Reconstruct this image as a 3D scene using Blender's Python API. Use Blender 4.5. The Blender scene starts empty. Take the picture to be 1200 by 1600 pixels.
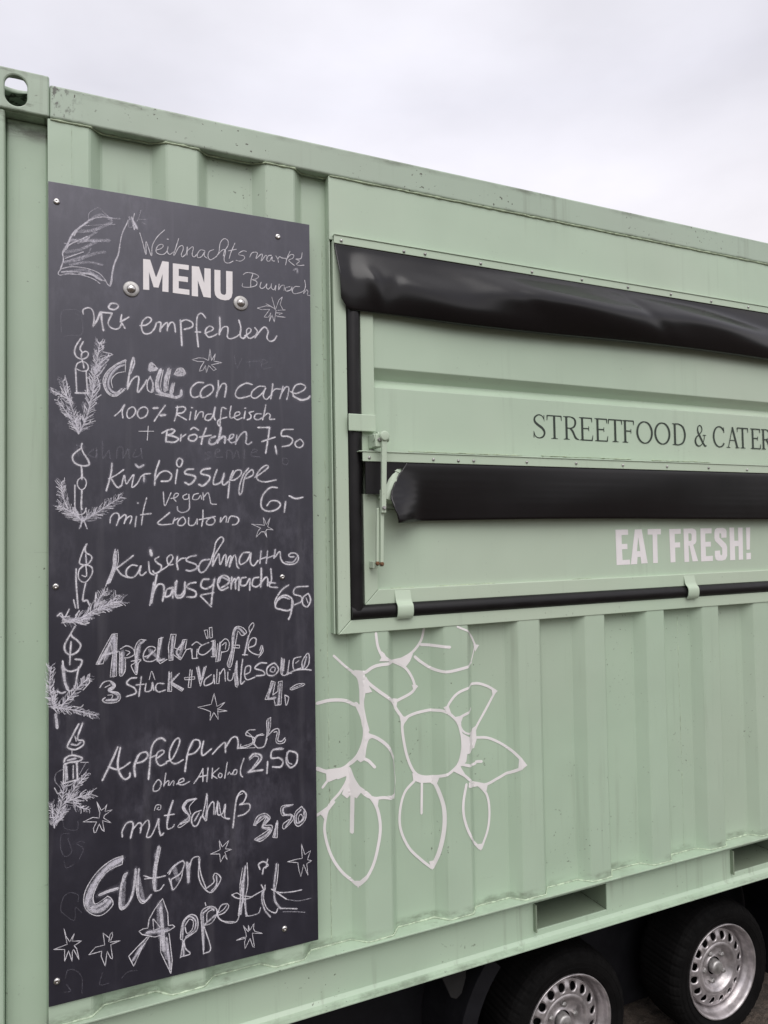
import bpy, bmesh, math, random
from mathutils import Vector, Matrix, noise as mnoise
R = math.radians
scene = bpy.context.scene

# ---------------------------------------------------------------- camera, sky, sun, exposure
CAM = Vector((0.0, -2.0, 2.007))
yaw, pitch, roll = R(24.146), R(1.955), R(-0.971)
fw = Vector((math.sin(yaw)*math.cos(pitch), math.cos(yaw)*math.cos(pitch), math.sin(pitch)))
rt = Vector((math.cos(yaw), -math.sin(yaw), 0)); up = rt.cross(fw)
r2 = rt*math.cos(roll) + up*math.sin(roll); u2 = -rt*math.sin(roll) + up*math.cos(roll)
cd = bpy.data.cameras.new('camera'); cam = bpy.data.objects.new('camera', cd); scene.collection.objects.link(cam)
cam.matrix_world = Matrix(((r2.x, u2.x, -fw.x, CAM.x), (r2.y, u2.y, -fw.y, CAM.y), (r2.z, u2.z, -fw.z, CAM.z), (0, 0, 0, 1)))
cd.sensor_fit = 'VERTICAL'; cd.sensor_height = 24.0; cd.lens = 24.0*1114.3/1600.0
cd.clip_start = 0.05; cd.clip_end = 2000
scene.camera = cam

SUN_DIR = Vector((-0.10, -0.62, 0.76)).normalized()
sd = bpy.data.lights.new('sun', 'SUN'); sd.energy = 1.5; sd.angle = R(50); sd.color = (1.0, 0.97, 0.94)
sun = bpy.data.objects.new('sun', sd); scene.collection.objects.link(sun)
sun.rotation_euler = (-SUN_DIR).to_track_quat('-Z', 'Y').to_euler()

world = bpy.data.worlds.new('World'); scene.world = world; world.use_nodes = True
wn, wl = world.node_tree.nodes, world.node_tree.links
bg = wn['Background']; bg.inputs['Strength'].default_value = 0.1
sky = wn.new('ShaderNodeTexSky'); sky.sky_type = 'NISHITA'; sky.sun_disc = False
sky.sun_elevation = math.asin(SUN_DIR.z); sky.sun_rotation = math.atan2(SUN_DIR.x, SUN_DIR.y)
tc = wn.new('ShaderNodeTexCoord'); sep = wn.new('ShaderNodeSeparateXYZ'); wl.new(tc.outputs['Generated'], sep.inputs[0])
rmp = wn.new('ShaderNodeValToRGB')           # overcast cloud deck by height above the horizon
e = rmp.color_ramp.elements
e[0].position = 0.0; e[0].color = (.13, .13, .12, 1)
e[1].position = 1.0; e[1].color = (1.0, .98, 1.0, 1)
q = e.new(0.08); q.color = (.24, .24, .235, 1)
q = e.new(0.19); q.color = (1.0, .965, .97, 1)
q = e.new(0.32); q.color = (.90, .87, .90, 1)
q = e.new(0.52); q.color = (.73, .72, .785, 1)
wl.new(sep.outputs['Z'], rmp.inputs[0])
cn = wn.new('ShaderNodeTexNoise'); cn.inputs['Scale'].default_value = 2.3; cn.inputs['Detail'].default_value = 5; cn.inputs['Roughness'].default_value = .5
mp = wn.new('ShaderNodeMapping'); mp.inputs['Scale'].default_value = (1, 1, 2.2); mp.inputs['Location'].default_value = (.4, .2, .9)
wl.new(tc.outputs['Generated'], mp.inputs[0]); wl.new(mp.outputs[0], cn.inputs['Vector'])
cr = wn.new('ShaderNodeMapRange'); cr.inputs['From Min'].default_value = .3; cr.inputs['From Max'].default_value = .7
cr.inputs['To Min'].default_value = 8.4; cr.inputs['To Max'].default_value = 10.9
wl.new(cn.outputs['Fac'], cr.inputs['Value'])
vm = wn.new('ShaderNodeVectorMath'); vm.operation = 'SCALE'
wl.new(rmp.outputs['Color'], vm.inputs[0]); wl.new(cr.outputs[0], vm.inputs['Scale'])
mx = wn.new('ShaderNodeMix'); mx.data_type = 'RGBA'; mx.inputs[0].default_value = 0.93
wl.new(sky.outputs[0], mx.inputs[6]); wl.new(vm.outputs[0], mx.inputs[7]); wl.new(mx.outputs[2], bg.inputs['Color'])

scene.cycles.transparent_max_bounces = 32
scene.view_settings.view_transform = 'Standard'; scene.view_settings.look = 'None'
scene.view_settings.exposure = 0.32; scene.view_settings.gamma = 1.0

ZC = 2.007            # height of the camera above the ground; the traced heights below are relative to it
random.seed(7)

# ---------------------------------------------------------------- materials
def new_mat(name):
    m = bpy.data.materials.new(name); m.use_nodes = True
    return m, m.node_tree.nodes, m.node_tree.links, m.node_tree.nodes['Principled BSDF']
def nz(N, L, vec, scale, detail=3, rough=.5, stretch=None, loc=None):
    t = N.new('ShaderNodeTexNoise'); t.inputs['Scale'].default_value = scale; t.inputs['Detail'].default_value = detail; t.inputs['Roughness'].default_value = rough
    if stretch or loc:
        m = N.new('ShaderNodeMapping')
        if stretch: m.inputs['Scale'].default_value = stretch
        if loc: m.inputs['Location'].default_value = loc
        L.new(vec, m.inputs[0]); vec = m.outputs[0]
    L.new(vec, t.inputs['Vector']); return t.outputs['Fac']
def rng(N, L, val, a, b, c=0., d=1., smooth=True):
    t = N.new('ShaderNodeMapRange'); t.interpolation_type = 'SMOOTHSTEP' if smooth else 'LINEAR'
    for k, v in zip(('From Min', 'From Max', 'To Min', 'To Max'), (a, b, c, d)): t.inputs[k].default_value = v
    L.new(val, t.inputs['Value']); return t.outputs[0]
def mth(N, L, op, a, b):
    t = N.new('ShaderNodeMath'); t.operation = op
    for i, v in enumerate((a, b)):
        if isinstance(v, (int, float)): t.inputs[i].default_value = v
        else: L.new(v, t.inputs[i])
    return t.outputs[0]
def mix(N, L, fac, a, b):
    t = N.new('ShaderNodeMix'); t.data_type = 'RGBA'
    if isinstance(fac, (int, float)): t.inputs[0].default_value = fac
    else: L.new(fac, t.inputs[0])
    for i, v in ((6, a), (7, b)):
        if isinstance(v, tuple): t.inputs[i].default_value = (*v, 1)
        else: L.new(v, t.inputs[i])
    return t.outputs[2]
def bump(N, L, B, h, strength, dist=.002):
    t = N.new('ShaderNodeBump'); t.inputs['Strength'].default_value = strength; t.inputs['Distance'].default_value = dist
    L.new(h, t.inputs['Height']); L.new(t.outputs[0], B.inputs['Normal'])

def green_paint(name, base=(.405, .515, .392), specks=.3, streak=.3, bands=(), wave=.25, rough=.40, corner=None):
    """pale green coach paint; bands = (height, half width, strength) of grime that has collected in folds"""
    m, N, L, B = new_mat(name)
    co = N.new('ShaderNodeTexCoord').outputs['Object']
    lo = nz(N, L, co, 2.2, 4)
    c = mix(N, L, rng(N, L, lo, .3, .7), tuple(v*.955 for v in base), tuple(v*1.03 for v in base))
    c = mix(N, L, mth(N, L, 'MULTIPLY', rng(N, L, nz(N, L, co, 1.1, 3, .5, loc=(4, 9, 1)), .42, .66), .55), c, tuple(v*w_ for v, w_ in zip(base, (1.04, .955, 1.0))))
    sc_ = nz(N, L, co, 14, 6, .75, (.35, 1, 2.6), (2, 5, 11))
    c = mix(N, L, mth(N, L, 'MULTIPLY', mth(N, L, 'MULTIPLY', rng(N, L, sc_, .635, .67), rng(N, L, nz(N, L, co, 1.9, 2, loc=(6, 1, 4)), .50, .66)), specks*.8), c, (.17, .20, .15))
    st = nz(N, L, co, 30, 4, .6, (1, 1, .035))
    stm = mth(N, L, 'MULTIPLY', rng(N, L, st, .54, .74), rng(N, L, nz(N, L, co, 3.1, 2, loc=(3, 1, 5)), .42, .68))
    c = mix(N, L, mth(N, L, 'MULTIPLY', stm, streak), c, (.20, .23, .17))
    sp = nz(N, L, co, 95, 2, .5); sp2 = nz(N, L, co, 5, 2, loc=(7, 2, 3))
    spm = mth(N, L, 'MULTIPLY', rng(N, L, sp, .68, .74), rng(N, L, sp2, .48, .66))
    c = mix(N, L, mth(N, L, 'MULTIPLY', spm, specks*2), c, (.06, .055, .04))
    if bands:
        z = N.new('ShaderNodeSeparateXYZ'); L.new(co, z.inputs[0]); zz = mth(N, L, 'ADD', z.outputs['Z'], .635)
        gn = nz(N, L, co, 22, 5, .7, (.5, .5, 1.4)); gn2 = nz(N, L, co, 3.4, 3, loc=(1, 8, 2))
        gm = mth(N, L, 'MULTIPLY', rng(N, L, gn, .38, .68), rng(N, L, gn2, .36, .62))
        for zc, hw, s in bands:
            d = mth(N, L, 'ABSOLUTE', mth(N, L, 'SUBTRACT', zz, zc), 0.)
            f = mth(N, L, 'MULTIPLY', rng(N, L, d, hw, hw*.2), mth(N, L, 'MULTIPLY', gm, s))
            c = mix(N, L, f, c, (.085, .09, .06))
    if corner is not None:              # dark mould blotches gathered beside the corner casting
        xs_ = N.new('ShaderNodeSeparateXYZ'); L.new(co, xs_.inputs[0])
        bl = mth(N, L, 'MULTIPLY', rng(N, L, xs_.outputs['X'], corner+.085, corner-.01), rng(N, L, nz(N, L, co, 46, 4, .65, (1, 1, .6)), .50, .60))
        c = mix(N, L, mth(N, L, 'MULTIPLY', bl, .9), c, (.045, .042, .033))
    L.new(c, B.inputs['Base Color'])
    B.inputs['Roughness'].default_value = rough
    L.new(rng(N, L, nz(N, L, co, 9, 4), .3, .7, rough-.05, rough+.10), B.inputs['Roughness'])
    hh = mth(N, L, 'ADD', nz(N, L, co, 5.5, 2, .4, (1, 1, .6)), mth(N, L, 'MULTIPLY', nz(N, L, co, 420, 2), .02))
    bump(N, L, B, hh, wave, .012)
    return m

def plain(name, col, rough=.5, metal=0., spec=.5, var=.12, scale=12, bmp=.15, bscale=60, bdist=.001, rvar=.08):
    m, N, L, B = new_mat(name)
    co = N.new('ShaderNodeTexCoord').outputs['Object']
    n = nz(N, L, co, scale, 5, .6)
    L.new(mix(N, L, rng(N, L, n, .3, .7), tuple(v*(1-var) for v in col), tuple(min(1, v*(1+var)) for v in col)), B.inputs['Base Color'])
    L.new(rng(N, L, nz(N, L, co, scale*2.3, 3), .3, .7, max(.05, rough-rvar), rough+rvar), B.inputs['Roughness'])
    B.inputs['Metallic'].default_value = metal; B.inputs['Specular IOR Level'].default_value = spec
    if bmp: bump(N, L, B, nz(N, L, co, bscale, 3), bmp, bdist)
    return m

GREEN = green_paint('green_paint')
GREEN_SIDE = green_paint('green_paint_side', specks=.35, streak=.34, bands=((ZC-1.192, .020, .6),), wave=.45)
GREEN_RAIL = green_paint('green_paint_top_rail', (.375, .46, .365), specks=1.3, streak=.42, bands=((ZC+1.186, .026, .7), (ZC+1.10, .010, .5)), wave=.25, corner=.19)
GREEN_BASE = green_paint('green_paint_bottom_rail', specks=.4, streak=.7, bands=((ZC-1.3555, .0045, .55), (ZC-1.215, .02, .3)), wave=.25)
GREEN_POCKET_SHADE = green_paint('green_paint_pocket_shade', (.20, .25, .18), specks=.8, streak=.8, wave=.2)  # darker base paints in the pocket's inner shade; specks and streaks are grime
GREEN_CAST = green_paint('green_paint_casting', (.375, .46, .362), specks=.8, streak=.5, bands=((ZC+1.206, .02, .7), (ZC+1.10, .012, 1.0)), wave=.3)
GREEN_POST = green_paint('green_paint_post', specks=.5, streak=.45, bands=((ZC+1.085, .05, 1.3),), wave=.3)
GREEN_FLAP = green_paint('green_paint_flap', (.435, .542, .418), specks=.12, streak=.22, wave=.45)
GREEN_TRIM = green_paint('green_paint_trim', (.455, .56, .43), specks=.25, streak=.2, wave=.15)
BEAD = plain('weld_bead', (.43, .515, .385), .6, 0, .3, .3, 60, .5, 160, .002)
CAULK = plain('old_sealant', (.40, .47, .33), .6, 0, .3, .3, 50, .4, 200, .002)
RUBBER = plain('black_rubber', (.0050, .0040, .0048), .23, 0, .42, .15, 3, 0, rvar=.03)
SEALM = plain('black_seal_rubber', (.006, .0052, .006), .42, 0, .35, .2, 9, .1, 60, .001)
TYREM = plain('tyre_rubber', (.0048, .0045, .0045), .8, 0, .1, .3, 14, .5, 130, .002)
SILVER = plain('silver_wheel_paint', (.46, .43, .435), .38, .7, .5, .30, 22, .12, 40, .001)
RUST = plain('rusty_steel', (.16, .085, .045), .75, .2, .3, .5, 60, .5, 160, .001)
STEEL = plain('stainless_steel', (.62, .60, .58), .25, 1., .5, .08, 60, .05, 200, .0005)
GALV = plain('dull_zinc', (.42, .41, .40), .5, .8, .5, .25, 30, .3, 90, .001)
CHASSIS = plain('dark_chassis_steel', (.015, .0145, .0145), .7, 0, .25, .3, 9, .3, 50, .002)
PLASTIC = plain('black_mudguard_plastic', (.0075, .0075, .0095), .6, 0, .22, .2, 10, .2, 120, .001)
BLACK = plain('drum_black', (.010, .010, .010), .8, 0, .2, .3, 10, 0)  # near-black brake drum behind the wheel holes
LETTER_W = plain('white_vinyl', (.78, .745, .75), .45, 0, .4, .03, 20, 0)
LETTER_D = plain('dark_green_vinyl', (.030, .042, .032), .4, 0, .4, .1, 20, 0)
DECAL = plain('white_decal_film', (.80, .77, .765), .45, 0, .4, .05, 9, 0)

def board_mat():
    m, N, L, B = new_mat('blackboard_coating')
    co = N.new('ShaderNodeTexCoord').outputs['Object']
    a = nz(N, L, co, 3.2, 5, .6); b = nz(N, L, co, 13, 5, .65, (1, 1, .5)); s = nz(N, L, co, 26, 3, .6, (1, 1, .06))
    f = mth(N, L, 'MULTIPLY', rng(N, L, a, .35, .72), rng(N, L, b, .3, .75))
    c = mix(N, L, f, (.0135, .0135, .0215), (.036, .0350, .049))
    wp = mth(N, L, 'MULTIPLY', rng(N, L, nz(N, L, co, 2.1, 6, .7, (1, 1, .8), (3, 2, 7)), .47, .72), rng(N, L, nz(N, L, co, 34, 4, .7, (1.2, 1, .5)), .36, .70))
    c = mix(N, L, mth(N, L, 'MULTIPLY', wp, .75), c, (.088, .085, .108))
    c = mix(N, L, mth(N, L, 'MULTIPLY', rng(N, L, s, .55, .75), .25), c, (.10, .097, .11))
    L.new(c, B.inputs['Base Color'])
    B.inputs['Roughness'].default_value = .35; B.inputs['Specular IOR Level'].default_value = .95; B.inputs['Specular Tint'].default_value = (.93, .91, 1.0, 1)
    bump(N, L, B, nz(N, L, co, 240, 3), .06, .001)
    return m
BOARD = board_mat()
def chalk_mat(name, col, base, contrast, edge):
    m, N, L, B = new_mat(name)
    co = N.new('ShaderNodeTexCoord').outputs['Object']
    n = mth(N, L, 'ADD', mth(N, L, 'MULTIPLY', nz(N, L, co, 230, 3, .6), .6), mth(N, L, 'MULTIPLY', nz(N, L, co, 60, 2, .6, (1, 1, .7)), .4))
    at = N.new('ShaderNodeAttribute'); at.attribute_name = 'body'
    al = mth(N, L, 'ADD', mth(N, L, 'MULTIPLY', mth(N, L, 'SUBTRACT', n, .5), contrast), base)
    al = mth(N, L, 'MULTIPLY', al, rng(N, L, at.outputs['Fac'], 0., edge))
    t = N.new('ShaderNodeClamp'); L.new(al, t.inputs[0])
    L.new(t.outputs[0], B.inputs['Alpha'])
    B.inputs['Base Color'].default_value = (*col, 1); B.inputs['Roughness'].default_value = .9; B.inputs['Specular IOR Level'].default_value = .1
    return m
CHALK = {'b': chalk_mat('chalk_heavy', (.72, .70, .745), .80, 2.6, .70),
         'm': chalk_mat('chalk_shading', (.74, .72, .78), .60, 2.2, .40),
         'f': chalk_mat('chalk_light', (.72, .70, .78), .26, 1.3, .6),
         'g': chalk_mat('chalk_wiped', (.62, .60, .70), .07, .28, .6)}
CHALK_ORDER = ['b', 'm', 'f', 'g']

def ground_mat():
    m, N, L, B = new_mat('packed_dirt_ground')
    co = N.new('ShaderNodeTexCoord').outputs['Object']
    a = nz(N, L, co, 1.3, 5, .6); b = nz(N, L, co, 26, 6, .7); p = nz(N, L, co, 120, 4, .6)
    c = mix(N, L, rng(N, L, b, .35, .68), (.050, .037, .028), (.135, .102, .078))
    c = mix(N, L, mth(N, L, 'MULTIPLY', rng(N, L, a, .4, .7), .5), c, (.075, .068, .060))
    c = mix(N, L, rng(N, L, p, .62, .70), c, (.20, .175, .15))
    L.new(c, B.inputs['Base Color']); B.inputs['Roughness'].default_value = .85
    bump(N, L, B, mth(N, L, 'ADD', b, mth(N, L, 'MULTIPLY', p, .4)), .8, .03)
    return m

# ---------------------------------------------------------------- mesh helpers
class MB:
    def __init__(s): s.v = []; s.f = []; s.mi = []; s.sm = []; s.att = []
    def add(s, vs, fs, mi=0, smooth=False, att=None):
        o = len(s.v); s.v += [tuple(v) for v in vs]; s.f += [tuple(i+o for i in f) for f in fs]
        s.mi += [mi]*len(fs); s.sm += [smooth]*len(fs); s.att += (att if att else [1.]*len(vs)); return s
    def box(s, x0, x1, y0, y1, z0, z1, mi=0):
        vs = [(x, y, z) for x in (x0, x1) for y in (y0, y1) for z in (z0, z1)]
        return s.add(vs, [(0, 1, 3, 2), (4, 6, 7, 5), (0, 4, 5, 1), (2, 3, 7, 6), (0, 2, 6, 4), (1, 5, 7, 3)], mi)
    def prism_x(s, prof, x0, x1, mi=0, caps=True, smooth=False):      # closed (y, z) outline swept along x
        n = len(prof); vs = [(x0, y, z) for y, z in prof] + [(x1, y, z) for y, z in prof]
        fs = [(i, (i+1) % n, n+(i+1) % n, n+i) for i in range(n)]
        if caps: fs += [tuple(range(n))[::-1], tuple(range(n, 2*n))]
        return s.add(vs, fs, mi, smooth)
    def prism_y(s, prof, y0, y1, mi=0):                                 # closed (x, z) outline swept along y
        n = len(prof); vs = [(x, y0, z) for x, z in prof] + [(x, y1, z) for x, z in prof]
        return s.add(vs, [(i, (i+1) % n, n+(i+1) % n, n+i) for i in range(n)] + [tuple(range(n))[::-1], tuple(range(n, 2*n))], mi)
    def tube(s, path, r, n=10, mi=0, closed=False, rad=None):
        path = [Vector(p) for p in path]; vs = []; k = len(path)
        for i, p in enumerate(path):
            t = (path[min(i+1, k-1)] - path[max(i-1, 0)]).normalized()
            a = t.cross(Vector((0, 1, 0)) if abs(t.y) < .9 else Vector((0, 0, 1))).normalized(); b = t.cross(a)
            rr = rad[i] if rad else r
            vs += [p + a*math.cos(2*math.pi*j/n)*rr + b*math.sin(2*math.pi*j/n)*rr for j in range(n)]
        fs = [(i*n+j, i*n+(j+1) % n, (i+1)*n+(j+1) % n, (i+1)*n+j) for i in range(k-1) for j in range(n)]
        s.add(vs, fs, mi, True)
        s.add([vs[j] for j in range(n)], [tuple(range(n))[::-1]], mi); s.add([vs[(k-1)*n+j] for j in range(n)], [tuple(range(n))], mi)
        return s
    def lathe(s, prof, c, n=48, mi=0, smooth=True):                     # (radius, y) profile turned about the y axis through c
        vs = []; k = len(prof)
        for r, y in prof:
            vs += [(c[0]+r*math.cos(2*math.pi*j/n), c[1]+y, c[2]+r*math.sin(2*math.pi*j/n)) for j in range(n)]
        return s.add(vs, [(i*n+j, i*n+(j+1) % n, (i+1)*n+(j+1) % n, (i+1)*n+j) for i in range(k-1) for j in range(n)], mi, smooth)
    def build(s, name, mats, parent=None, bevel=0., label=None, seg=2):
        me = bpy.data.meshes.new(name); off = parent_loc(parent)
        me.from_pydata([(x-off.x, y-off.y, z-off.z) for x, y, z in s.v], [], s.f)
        for m in (mats if isinstance(mats, list) else [mats]): me.materials.append(m)
        me.polygons.foreach_set('material_index', s.mi); me.polygons.foreach_set('use_smooth', s.sm)
        if any(a != 1. for a in s.att):
            at = me.attributes.new('body', 'FLOAT', 'POINT'); at.data.foreach_set('value', s.att)
        me.update()
        b = bmesh.new(); b.from_mesh(me)
        if not any(a != 1. for a in s.att): bmesh.ops.recalc_face_normals(b, faces=b.faces)
        b.to_mesh(me); b.free()
        o = bpy.data.objects.new(name, me); scene.collection.objects.link(o)
        if parent: o.parent = parent
        if label: o['label'] = label
        if bevel:
            md = o.modifiers.new('bevel', 'BEVEL'); md.width = bevel; md.segments = seg; md.limit_method = 'ANGLE'; md.angle_limit = R(40)
        return o
def parent_loc(p):
    v = Vector((0, 0, 0))
    while p: v += p.location; p = p.parent
    return v
def tag(o, label, cat, group=None, kind=None):
    o['label'] = label; o['category'] = cat
    if group: o['group'] = group
    if kind: o['kind'] = kind
    return o
def thing(name, loc, label, cat):
    o = bpy.data.objects.new(name, None); scene.collection.objects.link(o); o.location = loc; o.empty_display_size = .2
    return tag(o, label, cat)
def catmull(p, step):
    p = [Vector(a) for a in p]
    if len(p) < 3: 
        n = max(1, int((p[-1]-p[0]).length/step)); return [p[0].lerp(p[-1], i/n) for i in range(n+1)]
    closed = (p[0]-p[-1]).length < 1e-4
    q = ([p[-2]] if closed else [p[0]*2-p[1]]) + p + ([p[1]] if closed else [p[-1]*2-p[-2]]); out = []
    for i in range(1, len(q)-2):
        a, b, c, d = q[i-1:i+3]; n = max(2, int((c-b).length/step))
        for k in range(n):
            t = k/n; out.append(.5*((2*b)+(c-a)*t+(2*a-5*b+4*c-d)*t*t+(3*b-a-3*c+d)*t**3))
    return out + [p[-1]]
def resample(p, step):
    out = []
    for a, b in zip(p, p[1:]):
        a, b = Vector(a), Vector(b); n = max(1, int((b-a).length/step)); out += [a.lerp(b, k/n) for k in range(n)]
    return out + [Vector(p[-1])]
def ribbon(mb, pts, w, surf, mi=0, jit=0., taper=True, depth=0.):
    """flat stroke of width w along 2-D points, laid on surf(x, z, lift)"""
    n = len(pts); vs = []; fs = []; att = []
    if n < 2: return
    ww = [w*(1+jit*(mnoise.noise(Vector((p.x*60, p.y*60, w*500)))))*1.0 for p in pts] if not isinstance(w, list) else w
    t0 = (pts[1]-pts[0]).normalized(); t1 = (pts[-1]-pts[-2]).normalized()
    ext = [(pts[0]-t0*ww[0]*.42, ww[0]*.45)] + list(zip(pts, ww)) + [(pts[-1]+t1*ww[-1]*.42, ww[-1]*.45)] if taper else list(zip(pts, ww))
    m = len(ext)
    for i, (p, v) in enumerate(ext):
        t = ext[min(i+1, m-1)][0]-ext[max(i-1, 0)][0]
        t = t.normalized() if t.length > 1e-9 else t0
        nn = Vector((-t.y, t.x)); lift = depth+2.5e-5*i/m
        for k in (-1, 0, 1):
            a = p+nn*(k*v*.5); vs.append(surf(a.x, a.y, lift)); att.append(0. if k else (1. if 0 < i < m-1 or not taper else .35))
    for i in range(m-1):
        for k in (0, 1): fs.append((i*3+k, i*3+k+1, i*3+k+4, i*3+k+3))
    mb.add(vs, fs, mi, False, att)
def poly_fill(mb, loops, y, thick, mi=0):
    """outline with holes as a thin sheet facing the street"""
    b = bmesh.new(); edges = []
    for lp in loops:
        vv = [b.verts.new((x, y, z)) for x, z in lp]
        edges += [b.edges.new((vv[i], vv[(i+1) % len(vv)])) for i in range(len(vv))]
    bmesh.ops.triangle_fill(b, edges=edges, use_beauty=True, normal=(0, -1, 0)); b.verts.index_update()
    mb.add([v.co[:] for v in b.verts], [tuple(v.index for v in f.verts) for f in b.faces], mi); b.free()
def plate_hole(mb, rect, hole, y0, y1, axis='y', mi=0):
    """rectangular plate with a hole; rect = (a0, a1, b0, b1), hole = list of (a, b); thickness along axis"""
    a0, a1, b0, b1 = rect; ca = sum(p[0] for p in hole)/len(hole); cb = sum(p[1] for p in hole)/len(hole)
    angs = [math.atan2(b-cb, a-ca) for a, b in hole]; corners = [math.atan2(b-cb, a-ca) for a in (a0, a1) for b in (b0, b1)]
    outer = []
    for g in angs:
        dx, dy = math.cos(g), math.sin(g); t = 1e9
        if abs(dx) > 1e-9: t = min(t, ((a1 if dx > 0 else a0)-ca)/dx)
        if abs(dy) > 1e-9: t = min(t, ((b1 if dy > 0 else b0)-cb)/dy)
        outer.append([ca+dx*t, cb+dy*t])
    for a in (a0, a1):
        for b in (b0, b1):
            i = min(range(len(outer)), key=lambda k: (outer[k][0]-a)**2+(outer[k][1]-b)**2); outer[i] = [a, b]
    n = len(hole); m = (lambda a, b, y: (a, y, b)) if axis == 'y' else (lambda a, b, y: (a, b, y))
    vs = [m(*p, y) for y in (y0, y1) for lp in (outer, hole) for p in lp]; fs = []
    for i in range(n):
        j = (i+1) % n
        fs += [(i, j, n+j, n+i), (2*n+i, 2*n+j, 3*n+j, 3*n+i), (n+i, n+j, 3*n+j, 3*n+i), (i, j, 2*n+j, 2*n+i)]
    mb.add(vs, fs, mi)
def slot(ca, cb, w, h, n=40):
    r = w/2; out = []
    for k in range(n):
        g = 2*math.pi*k/n; x, z = math.cos(g)*r, math.sin(g)*r
        out.append((ca+x, cb+z+(h/2-r)*(1 if z >= 0 else -1)))
    return out

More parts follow.
